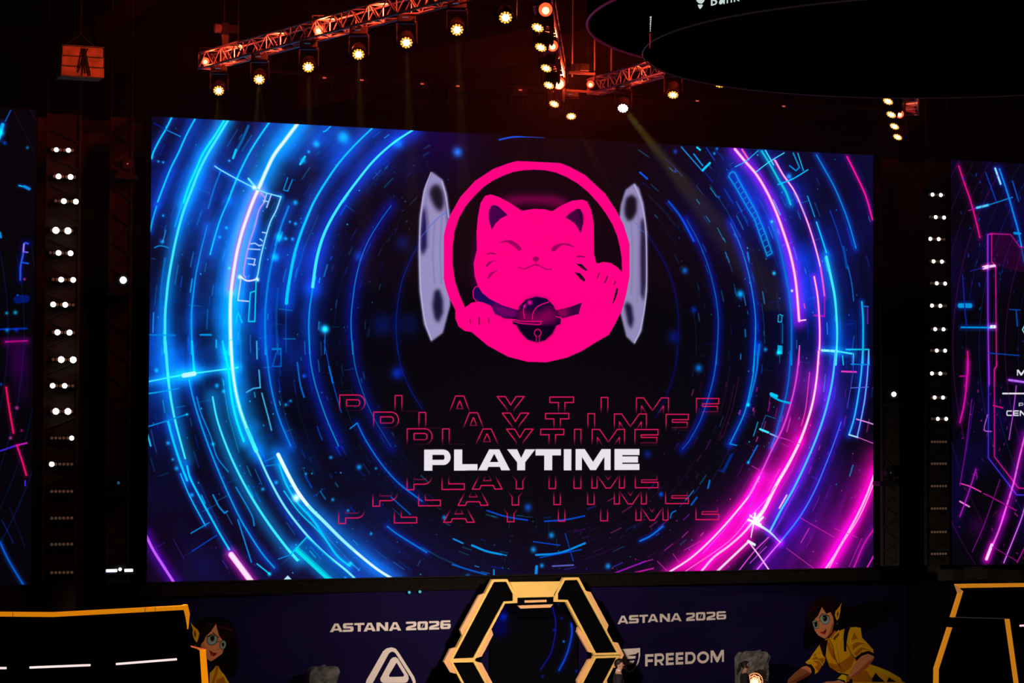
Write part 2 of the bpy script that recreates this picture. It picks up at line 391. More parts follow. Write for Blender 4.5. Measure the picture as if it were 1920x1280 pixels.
haze([(400, 235), (345, 400), (325, 560), (320, 700)], 45, (0, 90, 225), 0.65)
haze([(290, 700), (360, 660), (420, 640)], 45, (0, 90, 210), 0.40)
haze([(340, 690), (400, 840), (500, 980), (640, 1080)], 50, (0, 60, 200), 0.5)
haze([(470, 760), (560, 900), (700, 1060)], 36, (0, 90, 205), 0.65)
haze([(440, 560), (440, 680), (480, 800)], 22, (0, 120, 235), 0.7)
haze([(1400, 280), (1490, 430), (1560, 600), (1560, 720)], 62, (0, 45, 195), 0.85)
haze([(1380, 300), (1450, 420), (1500, 560)], 34, (20, 50, 215), 0.6)
haze([(1560, 760), (1520, 860), (1450, 960)], 55, (30, 20, 190), 0.75)
haze([(1500, 810), (1420, 940), (1310, 1060)], 32, (240, 0, 150), .62, False)
haze([(1530, 730), (1480, 860), (1400, 960), (1280, 1080)], 50, (190, 0, 130), 0.8)
haze([(1440, 900), (1380, 990), (1290, 1070)], 24, (255, 10, 150), 0.45, False)
haze([(1640, 860), (1605, 960), (1545, 1070)], 24, (250, 0, 150), 0.7, False)
haze([(1630, 900), (1570, 1000), (1500, 1080)], 60, (150, 0, 150), 0.8)
haze([(1490, 990), (1440, 1060)], 34, (60, 0, 140), 0.8, False)
haze([(1250, 1070), (1340, 1000)], 30, (160, 0, 130), 0.6)
for x, y, r, c, a in [(858, 285, 9, (20, 130, 255), .9), (830, 255, 70, (10, 0, 60), .8), (755, 455, 14, (0, 30, 130), .5), (716, 608, 20, (0, 25, 130), .5), (765, 608, 20, (0, 25, 120), .4),
                      (609, 617, 7, (20, 190, 255), 1), (672, 480, 9, BL, .5), (1388, 551, 7, (0, 170, 255), 1), (1284, 507, 6, (0, 110, 230), .8), (1301, 581, 6, DB, .7),
                      (1263, 631, 12, (0, 20, 120), .7), (1310, 690, 7, (0, 130, 255), .8), (1266, 284, 4, BL, .8), (1214, 851, 7, (0, 30, 140), .8), (745, 700, 12, (0, 20, 120), .7), (990, 951, 7, (0, 90, 220), .8)]:
    S.blob(S.px([(x, y)])[0], r*.95, c, a)
# countless small dashes and points that follow the rings
rng = random.Random(5)
def polar_bit(r, th, dl, dr, wd, col, al):
    pts = [(cx+(r+dr*t)*math.cos(th+dl*t), cy+(r+dr*t)*math.sin(th+dl*t)) for t in (0, .5, 1)]
    if all(0 <= p[0] < W_ and 0 <= p[1] < H_ for p in pts): S.stroke(pts, wd, col, alpha=al, per=1)
for i in range(2300):
    th = rng.uniform(-math.pi, math.pi); r = rng.uniform(430, 1080); x, y = cx+r*math.cos(th), cy+r*math.sin(th)
    if not (4 < x < W_-4 and 4 < y < H_-4): continue
    pink = x > cx+60 and y < cy-(x-cx)*0.15
    violet = (x < 300 and y < 160)
    c = rng.choice([(215, 20, 190), (255, 60, 200), (150, 20, 200), (60, 60, 230)]) if pink and rng.random() < .75 else rng.choice([MID, CY, BL, DB, (40, 160, 255)])
    if violet: c = (70, 30, 170)
    k = rng.random(); al = rng.uniform(.25, .95)
    if th > 1.05 and th < 2.1: al *= .2
    if r < 560: al *= .5
    if k < .45: polar_bit(r, th, 0.002, 0, rng.uniform(1.2, 3.2), c, al)
    elif k < .82: polar_bit(r, th, rng.uniform(.01, .06), 0, rng.uniform(1.5, 4), c, al*.75)
    elif k < .92: polar_bit(r, th, 0, rng.uniform(8, 40), rng.uniform(1.2, 2.4), c, al*.45)
    else: polar_bit(r, th, rng.uniform(.1, .3), 0, rng.uniform(1.2, 2.5), c, al*.35)

A = Z(S, 270, 200, 2.783); A.seam = (650, 1)     # upper left of the picture
A.st([(145, 55), (115, 115), (80, 175), (50, 235), (40, 270)], 9, CY, BL, 14)
A.st([(50, 85), (115, 120)], 3, DB); A.st([(115, 120), (190, 155)], 5, MID)
A.st([(268, 60), (220, 150), (180, 240), (140, 320), (100, 420), (72, 495)], 9, CY, BL, 18)
A.st([(65, 520), (45, 590), (32, 650)], 8, (0, 175, 240), BL, 12)
A.st([(420, 68), (370, 150), (310, 240), (270, 330), (235, 410), (205, 500)], 11, CY, MID, 26, .5)
A.st([(440, 68), (390, 150), (330, 250), (285, 340), (250, 430), (215, 520), (190, 600), (165, 700), (145, 800), (128, 900), (117, 1000), (110, 1100), (110, 1280)], 13, CYB, MID, 24, .75)
A.st([(655, 80), (600, 160), (550, 240), (505, 330), (470, 410), (440, 490)], 10, CY, BL, 18)
A.st([(440, 490), (405, 570), (375, 660), (345, 770)], 8, CY, BL, 14)
A.st([(800, 90), (740, 170), (680, 250), (640, 330), (605, 410), (570, 490), (540, 570), (510, 660), (485, 760), (468, 860), (455, 960), (450, 1080), (453, 1290)], 24, (70, 215, 255), (0, 150, 235), 42, .95)
A.st([(598, 430), (570, 490), (540, 570), (510, 660), (485, 760), (468, 860), (455, 950)], 32, (215, 90, 215), (150, 30, 190), 20, .7, alpha=.65)
A.st([(800, 90), (740, 170), (680, 250), (640, 330), (605, 410), (570, 490), (540, 570), (510, 660), (485, 760), (468, 860), (455, 960), (450, 1080), (453, 1290)], 15, WH)
A.st([(975, 100), (950, 125), (935, 130)], 6, CY)
A.st([(1195, 108), (1100, 200), (1020, 290), (950, 390), (890, 490), (850, 580), (815, 670), (785, 770), (765, 870), (750, 960), (743, 1025)], 15, CY, BL, 26, .8, taper=(.55, 1.2))
A.st([(743, 1030), (740, 1150), (742, 1280)], 3, MID, alpha=.6)
A.st([(1405, 120), (1300, 190), (1200, 280), (1110, 390), (1030, 500), (970, 600), (930, 690), (900, 800), (880, 940)], 15, CYB, (0, 60, 235), 34, .9, taper=(.7, 1.15))
A.bl(1325, 190, 26, (0, 110, 210), .8)
A.st([(880, 950), (865, 1050), (860, 1150), (865, 1290)], 8, (0, 150, 235), BL, 26)
A.st([(1290, 515), (1230, 600), (1170, 700), (1130, 800), (1105, 900), (1090, 1000), (1080, 1130), (1090, 1290)], 7, (0, 125, 210), (0, 20, 190), 26, .65, taper=(.5, 1))
A.st([(1475, 650), (1400, 780), (1350, 900), (1325, 1020), (1315, 1150), (1325, 1290)], 4, (5, 35, 140), (0, 10, 110), 16, .4)
A.st([(330, 620), (300, 740), (270, 880), (255, 1000), (248, 1100), (250, 1290)], 9, (0, 160, 235), BL, 16, .6, taper=(.4, 1.2))
A.st([(230, 295), (190, 390), (160, 490)], 5, BL); A.st([(400, 335), (365, 430), (335, 530)], 9, (0, 110, 215))
A.st([(370, 310), (400, 330), (490, 380), (590, 430), (640, 450), (715, 470)], 7, (120, 225, 255), BL, 10)
A.st([(545, 375), (590, 430)], 12, (90, 230, 255)); A.bl(575, 422, 9, WH)
A.st([(715, 470), (690, 540), (660, 600), (635, 680), (610, 780), (595, 870), (585, 900)], 7, (150, 225, 255), MID, 10)
A.st([(500, 885), (540, 908), (590, 900)], 9, (220, 215, 255)); A.bl(500, 888, 9, WH); A.bl(592, 902, 9, WH)
A.st([(610, 450), (632, 485), (600, 540), (580, 620), (550, 710), (530, 800), (520, 870), (530, 890)], 8, (190, 150, 245), (60, 60, 220), 12)
for p in ([(555, 715), (580, 712), (600, 725), (615, 722)], [(545, 742), (605, 745)], [(540, 790), (580, 795), (572, 828)], [(545, 820), (580, 825)], [(605, 690), (618, 700)], [(618, 655), (635, 658)],
          [(640, 455), (625, 500)], [(665, 455), (640, 525)], [(622, 490), (645, 495)]): A.st(p, 7, (165, 205, 255), per=1)
A.st([(505, 900), (490, 1010), (545, 1015)], 7, (190, 215, 255), per=1)
A.st([(585, 905), (578, 1120), (545, 1120), (555, 970), (582, 960)], 7, (0, 205, 235), per=1)
A.st([(480, 1125), (490, 1070), (512, 1125)], 7, CY, per=1)
A.st([(755, 520), (710, 640), (680, 760), (655, 870), (640, 980), (632, 1100), (635, 1290)], 11, (0, 130, 225), BL, 24, .7)
A.st([(545, 100), (510, 180), (475, 240)], 14, (0, 110, 190), alpha=.8); A.st([(480, 225), (465, 268)], 12, CY)
A.st([(110, 790), (90, 950), (88, 1100), (95, 1290)], 12, (0, 110, 210), alpha=.8); A.st([(410, 900), (405, 1100), (415, 1290)], 7, MID, alpha=.8)
for x, y, r in [(900, 195, 15), (830, 280, 13), (860, 235, 7), (790, 500, 12), (705, 680, 20), (740, 688, 9), (775, 690, 8), (685, 785, 18), (790, 610, 8), (762, 600, 6), (445, 282, 6), (100, 568, 6), (95, 705, 9),
                (445, 842, 7), (945, 1160, 15), (430, 632, 7), (395, 680, 6), (1040, 160, 30), (75, 285, 6), (100, 290, 6)]: A.bl(x, y, r, (0, 170, 240), .9)
A.st([(840, 260), (815, 300)], 12, CY); A.st([(750, 370), (728, 435), (750, 440), (775, 380)], 6, MID, per=1); A.st([(55, 735), (85, 725), (128, 735)], 6, MID)
A.st([(700, 950), (690, 1100), (700, 1290)], 14, (0, 90, 190), alpha=.55); A.st([(670, 1265), (715, 1265), (712, 1290)], 7, (0, 130, 210), per=1)
A.st([(945, 1180), (942, 1290)], 5, MID, alpha=.8); A.st([(30, 1190), (160, 1192)], 8, MID, alpha=.7); A.st([(295, 1190), (350, 1190)], 10, MID)

B = Z(S, 270, 640, 2.783); B.seam = (650, -1)     # lower left
B.st([(110, 0), (117, 80), (127, 200), (142, 310), (162, 410), (185, 500), (215, 610)], 15, CYB, MID, 26, .7, taper=(1.1, .6))
B.st([(225, 650), (240, 710), (290, 810), (350, 920), (400, 1010), (445, 1085)], 10, CY, BL, 16)
B.st([(125, 415), (150, 510), (185, 620), (225, 725)], 12, CY, BL, 18); B.st([(190, 690), (240, 810), (320, 960)], 6, CY, BL, 10)
B.st([(250, 0), (262, 160)], 11, CY, BL, 14); B.st([(235, 200), (260, 310), (300, 440), (350, 580), (420, 750), (500, 920), (560, 1020), (620, 1110), (680, 1180)], 8, (0, 160, 230), BL, 14)
B.st([(20, 210), (120, 190), (200, 175), (270, 165), (460, 140), (490, 135)], 7, CYB, MID, 16, .7); B.st([(208, 177), (262, 168)], 24, (190, 250, 255), (0, 160, 255), 30, .8)
B.st([(20, 272), (90, 262), (180, 245)], 8, (0, 170, 240), taper=(1, .4)); B.st([(18, 445), (125, 412), (225, 380)], 6, MID); B.st([(18, 480), (35, 545)], 8, CY)
B.st([(410, 0), (440, 150), (455, 280), (480, 400), (520, 520)], 12, CY, MID, 22, .8)
B.st([(453, 0), (460, 120), (475, 240), (500, 350), (535, 450), (585, 570)], 22, CYB, (0, 140, 225), 36, .8)
B.st([(453, 0), (460, 120), (475, 240), (500, 350), (535, 450)], 15, WH, taper=(1, .3))
B.st([(585, 570), (600, 600), (660, 730), (740, 870), (850, 1010), (950, 1110), (1050, 1190), (1115, 1250)], 12, (120, 235, 255), BL, 22, .8)
B.st([(358, 290), (380, 400), (420, 520), (480, 660), (560, 810), (650, 950), (740, 1070), (800, 1140)], 13, CYB, MID, 28, .75, taper=(.7, 1.15))
B.st([(275, 290), (300, 380), (350, 500), (380, 600), (440, 680)], 6, MID); B.st([(480, 760), (560, 900), (575, 960)], 7, MID); B.st([(360, 800), (390, 860), (420, 895), (435, 885)], 8, MID, per=1)
B.st([(700, 590), (750, 690), (800, 780), (860, 860), (940, 940), (1030, 1030), (1120, 1110), (1220, 1190), (1315, 1248)], 19, (150, 240, 255), (0, 110, 215), 30, .85, taper=(1.15, .75))
B.st([(700, 590), (750, 690), (800, 780), (850, 850)], 17, WH); B.st([(1100, 1095), (1220, 1190), (1315, 1248)], 9, WH)
B.st([(705, 640), (740, 740), (800, 840), (880, 930), (960, 1050), (1010, 1120), (1070, 1170)], 10, CY, MID, 16); B.st([(730, 780), (810, 890), (920, 1000), (1000, 1110)], 7, CY)
B.bl(795, 815, 18, WH); B.st([(630, 625), (690, 600), (700, 640), (635, 650)], 7, MID, per=1, alpha=.7)
B.st([(635, 0), (650, 150), (670, 270), (705, 400), (765, 545)], 9, (0, 130, 225), BL, 18)
for p in ([(588, 0), (590, 90)], [(600, 150), (607, 240)], [(535, 265), (570, 245), (607, 240)], [(615, 270), (650, 400)], [(650, 400), (665, 462)]): B.st(p, 8, (60, 190, 240), alpha=.85, per=1)
B.st([(862, 0), (870, 110), (890, 210), (920, 310), (960, 420), (1015, 545)], 6, (0, 150, 190), (0, 30, 200), 28, .7)
B.st([(940, 0), (970, 150), (1000, 270), (1030, 370)], 5, BL); B.st([(965, 130), (985, 215)], 9, (0, 110, 230)); B.st([(1075, 455), (1112, 425)], 6, MID)
B.st([(1112, 425), (1160, 520), (1240, 640), (1330, 740), (1450, 832)], 8, (0, 110, 215), (0, 20, 150), 14, .6)
B.st([(1088, 0), (1100, 120), (1140, 260), (1200, 400), (1290, 550)], 6, (0, 115, 165), (0, 20, 170), 24, .6, taper=(1, .3)); B.st([(1320, 0), (1340, 130), (1390, 250), (1450, 350)], 4, (5, 30, 120), (0, 8, 80), 14, .4)
B.st([(10, 1010), (50, 1090), (100, 1170), (155, 1255)], 14, (200, 90, 255), (90, 0, 200), 22, .7)
B.st([(455, 1112), (562, 1255)], 32, (255, 170, 240), (220, 20, 180), 16, .7); B.st([(455, 1112), (562, 1255)], 22, (250, 228, 248))
B.st([(800, 1085), (985, 1255)], 30, (0, 225, 235), (0, 120, 200), 20, .7); B.st([(770, 1105), (850, 1020), (990, 1150)], 7, CY, per=1); B.fi([(800, 1080), (850, 1022), (1110, 1250), (985, 1250)], (0, 110, 190), .45)
B.st([(700, 1135), (770, 1110)], 5, MID); B.fi([(715, 1255), (750, 1220), (785, 1255)], (180, 235, 250))
B.st([(590, 1160), (655, 1212)], 7, CY); B.bl(655, 1213, 9, CY); B.st([(490, 930), (560, 1150)], 7, MID); B.st([(245, 1000), (340, 945)], 6, MID); B.st([(250, 1095), (380, 1010)], 5, BL)
B.st([(1270, 965), (1330, 1010), (1475, 1100)], 8, (0, 120, 215), DB, 12); B.st([(1290, 812), (1390, 902)], 7, (0, 85, 190))
B.bl(1320, 165, 26, (0, 25, 120), .8); B.bl(1122, 655, 12, MID); B.st([(800, 110), (815, 220), (835, 290)], 9, (0, 100, 200)); B.bl(835, 180, 9, BL)
B.st([(670, 35), (715, 35), (715, 130), (670, 130), (690, 60)], 6, (0, 95, 190), per=1)
for x, y, r in [(65, 150, 9), (380, 230, 10), (415, 260, 8), (225, 380, 7), (125, 530, 9), (170, 662, 10), (360, 535, 9), (250, 800, 9), (740, 330, 8), (765, 310, 7), (975, 605, 8), (985, 825, 8), (845, 690, 6),
                (1210, 662, 6), (1065, 882, 7), (1185, 1003, 7), (1075, 1160, 10), (150, 615, 6), (620, 770, 9), (690, 735, 9), (1050, 1235, 7)]: B.bl(x, y, r, (0, 160, 230), .9)

D = Z(S, 1200, 250, 2.976); D.seam = (671, 1)    # upper right
L1 = [(530, 88), (590, 160), (650, 230), (710, 330), (760, 440), (800, 550), (835, 660), (860, 770), (875, 880), (888, 1045)]
D.st(L1, 24, (235, 60, 205), (150, 0, 190), 26, .95); D.st(L1, 13, (255, 215, 250)); D.st([(888, 1045), (925, 1040)], 9, PKW)
D.st([(570, 90), (605, 145)], 13, (245, 90, 190)); D.st([(680, 100), (730, 180), (780, 270), (815, 330), (840, 395)], 13, (0, 200, 220), MID, 16, .6)
D.st([(700, 95), (745, 175)], 8, CYB); D.st([(750, 150), (800, 235), (860, 320), (910, 430), (950, 540), (980, 640), (1005, 740), (1020, 830), (1030, 910)], 13, (235, 90, 200), (110, 0, 170), 16, .6)
D.st([(755, 150), (800, 230), (860, 320), (910, 430), (950, 540), (980, 640), (1005, 740)], 8, (255, 190, 235)); D.st([(1030, 910), (1030, 1020), (970, 1015)], 9, (170, 20, 160), per=1)
D.st([(972, 800), (990, 900), (1000, 1020), (1003, 1150), (995, 1290)], 16, (235, 70, 200), (130, 0, 170), 16, .7); D.st([(972, 800), (990, 900), (1000, 1020), (1003, 1150), (995, 1290)], 8, PKW)
D.st([(890, 1185), (885, 1290)], 10, (200, 90, 200))
D.st([(985, 495), (1010, 570), (1040, 665)], 9, CY, BL, 14); D.st([(1040, 690), (1065, 800), (1085, 900), (1095, 1000), (1100, 1130), (1093, 1290)], 17, CYB, MID, 24, .7, taper=(1.2, .7))
D.st([(985, 120), (1030, 200), (1080, 290), (1120, 380), (1155, 470), (1180, 550), (1205, 640)], 8, (0, 145, 220), BL, 16)
D.st([(1155, 130), (1210, 240), (1260, 350), (1297, 480)], 11, (255, 20, 160), (150, 0, 110), 12, .6)
D.st([(1060, 430), (1100, 540), (1130, 640)], 5, BL); D.st([(1135, 635), (1155, 750)], 18, (0, 80, 180), alpha=.8); D.st([(1160, 740), (1180, 830), (1192, 935)], 7, (0, 110, 200))
D.st([(1238, 940), (1245, 1060), (1243, 1290)], 12, (0, 185, 225), BL, 12); D.st([(1240, 965), (1275, 965)], 6, MID); D.st([(1270, 970), (1270, 1060)], 10, (90, 30, 150)); D.st([(1150, 1205), (1277, 1205), (1277, 1290)], 9, (0, 190, 225), per=1)
D.st([(1015, 1210), (1100, 1215), (1190, 1230), (1190, 1290)], 10, CYB, MID, 18, per=1); D.st([(1015, 1210), (1100, 1215)], 15, (140, 245, 255)); D.st([(1130, 1240), (1135, 1290)], 8, CY)
D.st([(495, 245), (500, 225), (515, 213), (530, 220), (545, 250), (600, 350), (650, 440), (700, 560), (737, 667), (710, 684), (680, 600), (640, 480), (590, 400), (540, 310), (495, 240)], 8, (0, 150, 215), (0, 60, 180), 10, .7, per=1)
for t in np.linspace(.12, .97, 14):
    a = np.array([515, 215])*(1-t)+np.array([737, 667])*t+np.array([28, -22])*math.sin(t*math.pi)*.7; b_ = np.array([492, 240])*(1-t)+np.array([708, 684])*t+np.array([28, -18])*math.sin(t*math.pi)*.6
    D.st([tuple(a), tuple(b_)], 6, (0, 135, 200), per=1)
D.st([(160, 380), (230, 470), (300, 600)], 12, (0, 75, 205), (0, 20, 160), 10, .5); D.st([(260, 480), (320, 590), (370, 710), (405, 830), (430, 960), (437, 1080), (425, 1290)], 7, (0, 110, 165), (0, 15, 170), 18, .75, taper=(.5, 1))
D.st([(505, 500), (550, 600), (590, 720), (620, 850), (640, 980), (645, 1100), (635, 1290)], 8, (0, 145, 195), (0, 30, 200), 22, .85, taper=(.5, 1.1))
D.st([(0, 520), (60, 590), (130, 710), (180, 830), (208, 960), (215, 1100), (200, 1290)], 4, (10, 15, 110), (0, 5, 80), 10, .4)
D.st([(740, 500), (780, 640), (810, 780), (835, 920), (845, 1060), (845, 1290)], 11, (0, 110, 205), BL, 16)
D.st([(530, 187), (590, 155), (660, 95)], 5, CY); D.st([(645, 217), (720, 160), (805, 108)], 6, CYB); D.st([(770, 285), (850, 255), (937, 203)], 7, CY); D.bl(832, 240, 17, MID)
D.st([(835, 180), (870, 208), (890, 190)], 8, MID, per=1); D.st([(855, 110), (890, 190)], 10, (0, 135, 205)); D.st([(880, 110), (912, 207)], 6, CY)
D.st([(230, 75), (350, 212)], 7, MID); D.st([(300, 115), (350, 180)], 9, MID); D.st([(350, 205), (390, 165)], 14, CY); D.st([(370, 80), (415, 148)], 6, BL); D.st([(318, 78), (335, 92)], 12, CY); D.bl(415, 112, 8, MID); D.bl(430, 85, 7, MID)
D.st([(0, 218), (40, 252)], 13, (0, 75, 205)); D.bl(197, 212, 8, BL); D.bl(440, 355, 7, BL); D.st([(935, 350), (975, 465)], 8, (0, 150, 215))
D.st([(880, 340), (925, 465)], 4, MID, alpha=.6); D.st([(895, 390), (940, 375)], 4, MID, alpha=.6); D.st([(780, 1010), (793, 1015), (790, 1052), (770, 1052), (772, 1012)], 5, CY, per=1); D.st([(795, 1060), (795, 1170)], 6, MID, alpha=.7)
D.fi([(768, 1180), (795, 1185), (795, 1232), (765, 1228)], (0, 165, 215)); D.bl(700, 1205, 11, MID); D.st([(665, 1180), (655, 1290)], 12, (0, 120, 225), BL, 14)
D.st([(470, 310), (520, 390)], 5, BL); D.st([(535, 380), (605, 515)], 5, BL); D.st([(600, 665), (608, 705)], 12, (0, 110, 210)); D.bl(748, 780, 11, CY); D.bl(848, 878, 7, WH); D.bl(735, 492, 8, CY)
D.st([(1060, 1205), (1060, 1290)], 5, (0, 120, 190), alpha=.4); D.st([(1195, 1130), (1185, 1200)], 5, MID, alpha=.6); D.st([(915, 950), (920, 975)], 7, PK)

E = Z(S, 1200, 660, 2.909); E.seam = (671, -1)    # lower right
E.st([(820, -5), (815, 110), (800, 220), (770, 340), (740, 450), (715, 520)], 9, (0, 105, 200), BL, 14, .6)
E.st([(625, -5), (620, 100), (600, 210), (570, 330), (530, 420), (490, 500)], 9, (0, 155, 210), (0, 40, 200), 20, .85, taper=(1.1, .8)); E.st([(643, 0), (633, 120), (590, 290)], 12, (0, 115, 215)); E.st([(490, 500), (527, 508)], 7, MID); E.bl(590, 288, 10, CY)
E.st([(420, -5), (405, 120), (375, 240), (330, 370), (270, 480), (230, 530)], 7, (0, 115, 185), (0, 20, 190), 18, .75, taper=(1.1, .4)); E.st([(205, -5), (190, 100), (150, 220), (90, 350)], 4, (10, 12, 100), (0, 5, 75), 10, .4)
E.st([(1067, -5), (1050, 150), (1020, 290), (980, 420), (920, 570), (840, 740), (770, 860), (710, 975)], 13, (70, 200, 255), (30, 30, 220), 20, .8)
E.st([(1097, 380), (1060, 490), (1010, 620), (950, 760), (870, 900), (765, 1035)], 9, (60, 130, 245), (30, 10, 190), 18, .7, taper=(.5, 1.2)); E.st([(765, 1035), (700, 1110), (635, 1190)], 9, (225, 110, 245), (150, 0, 180), 14, .7)
E.st([(1215, -5), (1205, 130), (1185, 270), (1165, 370), (1140, 450)], 11, (40, 190, 245), (0, 50, 210), 16, .8); E.st([(1247, -5), (1240, 130), (1225, 260), (1205, 370), (1185, 460)], 9, (90, 180, 240), (40, 20, 190), 12, .7)
E.st([(1140, 450), (1190, 465)], 9, (170, 230, 255)); E.st([(1190, 465), (1280, 500)], 5, (225, 90, 200)); E.st([(1180, 365), (1240, 382), (1280, 396)], 7, (235, 150, 235))
E.st([(868, -5), (855, 130), (825, 270), (780, 410), (720, 530), (650, 680), (590, 790)], 10, (225, 75, 195), (120, 0, 150), 14, .7); E.st([(650, 680), (590, 790), (500, 900), (400, 1010), (280, 1120), (150, 1205)], 13, (255, 140, 225), MG, 24, .9)
E.st([(590, 790), (500, 900), (400, 1010), (280, 1120), (150, 1205)], 7, (255, 225, 245))
E.st([(975, -5), (965, 130), (945, 260), (915, 370), (870, 490)], 17, (240, 60, 190), MG, 14, .5); E.st([(870, 490), (810, 610), (740, 730), (680, 850), (640, 905)], 22, (255, 70, 200), MG, 24, .8, taper=(.8, 1.4)); E.st([(975, -5), (965, 130), (945, 260), (915, 370), (870, 490), (810, 610), (740, 730), (680, 850), (640, 905)], 11, (255, 222, 250), taper=(.8, 2.2))
E.st([(620, 920), (560, 990), (480, 1060), (400, 1120), (330, 1200)], 13, (255, 190, 240), MG, 22, .9); E.st([(590, 1035), (500, 1120), (415, 1200)], 14, (255, 215, 248), MG, 22, .8)
E.st([(740, 730), (690, 800), (600, 900), (480, 1035), (240, 1200)], 6, (255, 110, 215)); E.st([(760, 640), (700, 760)], 8, (250, 60, 190)); E.st([(925, 110), (905, 300), (880, 400)], 7, (240, 50, 180)); E.st([(860, 560), (830, 640), (760, 760)], 7, (190, 30, 190))
E.st([(800, 780), (760, 850)], 10, (255, 190, 240)); E.st([(700, 1010), (620, 1090), (540, 1190)], 7, (230, 70, 220)); E.st([(690, 1060), (600, 1150)], 5, (200, 60, 230))
E.st([(615, 925), (700, 975), (765, 1037)], 16, (190, 225, 255), (150, 30, 220), 14, .6, taper=(1.2, .4)); E.st([(590, 915), (640, 925), (670, 900)], 14, WH); E.st([(628, 880), (618, 940), (605, 1010)], 13, WH, taper=(1, .4)); E.st([(600, 890), (660, 940)], 9, WH); E.bl(630, 920, 50, (255, 120, 220), .7)
E.st([(590, 1030), (650, 1110), (707, 1192)], 9, (255, 190, 245)); E.st([(590, 1030), (625, 1050)], 16, WH)
E.st([(1282, 655), (1240, 770), (1190, 880), (1130, 990), (1060, 1110), (1010, 1185)], 13, (255, 190, 235), (255, 0, 180), 26, .95); E.st([(1282, 700), (1200, 890), (1100, 1050), (1030, 1180)], 8, (255, 170, 230))
E.st([(1275, 965), (1220, 1050), (1165, 1178)], 9, (215, 20, 170), (120, 0, 110), 14, .7); E.st([(1275, 1110), (1240, 1172)], 10, (225, 30, 190)); E.st([(1210, 1015), (1140, 1170)], 5, (190, 20, 160))
E.st([(715, 237), (760, 262), (815, 277)], 12, (0, 175, 230)); E.st([(715, 228), (745, 240)], 20, CY); E.st([(655, 420), (700, 438)], 13, CYB); E.st([(710, 445), (755, 463)], 10, (120, 170, 240)); E.st([(685, 345), (660, 415)], 5, MID, alpha=.6); E.st([(688, 345), (740, 362)], 5, MID, alpha=.6)
E.st([(755, 463), (870, 500), (875, 510)], 4, (190, 40, 180)); E.st([(1100, 105), (1180, 108)], 10, (240, 60, 190)); E.st([(1160, 10), (1162, 110), (1130, 305)], 5, (70, 60, 210)); E.st([(1150, 195), (1245, 190)], 5, (90, 110, 230)); E.st([(1150, 65), (1245, 68)], 6, MID)
E.st([(0, 1030), (60, 1000), (125, 950)], 9, (0, 120, 230), DB, 10); E.st([(280, 832), (310, 792)], 11, (0, 85, 190)); E.fi([(425, 645), (460, 660), (515, 545), (490, 560), (450, 640)], (0, 50, 160), .7); E.st([(640, 510), (590, 602)], 10, (0, 100, 205)); E.bl(590, 602, 9, MID)
E.st([(380, 700), (370, 742)], 10, (0, 110, 215)); E.st([(165, 905), (173, 878), (195, 865)], 7, (0, 110, 215)); E.bl(115, 775, 13, BL); E.bl(755, 5, 14, CY, .9); E.bl(1280, 195, 9, PK)
for p in ([(610, 620), (690, 665)], [(815, 480), (740, 455)], [(800, 1070), (950, 1180)], [(870, 900), (1060, 1010)], [(1185, 1010), (1060, 960)], [(95, 1140), (150, 1195)], [(180, 1100), (215, 1150)], [(240, 1080), (330, 1030)], [(0, 1150), (70, 1130)], [(230, 1010), (260, 980)]): E.st(p, 5, (215, 40, 180), alpha=.75, per=1)
P_ = Z(S, 0, 0, 1)             # lines read straight off the photograph
for p, wd, c in [([(885, 1022), (912, 1033), (940, 1039)], 4, (0, 150, 235)), ([(905, 1031), (950, 1041)], 2, MID), ([(1005, 1040), (1050, 1036), (1097, 1018)], 4, (0, 140, 230)), ([(1012, 1045), (1090, 1030)], 2, BL), ([(1006, 1062), (1005, 1079)], 6, (0, 140, 230)),
                 ([(926, 1068), (926, 1079)], 3, MID), ([(848, 1058), (880, 1068), (912, 1077)], 3, (0, 90, 200)), ([(1036, 1061), (1075, 1059)], 3, (90, 90, 190)), ([(913, 957), (948, 968), (989, 975)], 3, (0, 70, 200)), ([(1021, 977), (1060, 974), (1096, 967)], 3, (0, 70, 205)),
                 ([(936, 262), (960, 257), (990, 256), (1020, 257)], 3, (15, 80, 230)), ([(1000, 1015), (1050, 1022)], 2, BL), ([(850, 1010), (868, 1018)], 3, MID), ([(1170, 1078), (1225, 1065)], 3, (190, 20, 160)), ([(1150, 1075), (1210, 1052)], 3, (150, 20, 170)), ([(1060, 1000), (1075, 1052)], 1.5, BL)]: P_.st(p, wd, c)
for x, y, r in [(877, 1082, 4), (1016, 1060, 3), (1140, 1061, 4), (1000, 1030, 4), (1034, 1003, 4), (833, 970, 3)]: P_.bl(x, y, r*1.3, (0, 150, 240), .9)

# the emblem and its two ghosted side views
G = Z(S, 760, 270, 2.909)
LAV = (158, 148, 200)
G.fi([(145, 150), (205, 195), (228, 270), (243, 380), (245, 880), (205, 1030), (140, 1078), (100, 980), (75, 800), (70, 600), (75, 400), (100, 250)], LAV, .95, 2)
G.fi([(130, 260), (150, 225), (180, 220), (205, 260), (212, 320), (195, 370), (165, 350), (140, 300)], (12, 6, 20), .9, 5); G.fi([(82, 480), (92, 380), (110, 330), (120, 420), (118, 560), (95, 610), (82, 570)], (20, 14, 70), .95, 4)
G.fi([(148, 880), (160, 800), (185, 790), (205, 850), (205, 920), (180, 975), (160, 950)], (12, 8, 40), .9, 4); G.fi([(222, 300), (235, 360), (238, 500), (228, 420)], (30, 20, 60), .7, 3)
G.fi([(1250, 212), (1275, 240), (1300, 320), (1321, 480), (1321, 800), (1290, 1020), (1250, 1092), (1205, 1050), (1175, 930), (1155, 700), (1155, 500), (1175, 330), (1200, 250)], LAV, .92, 2)
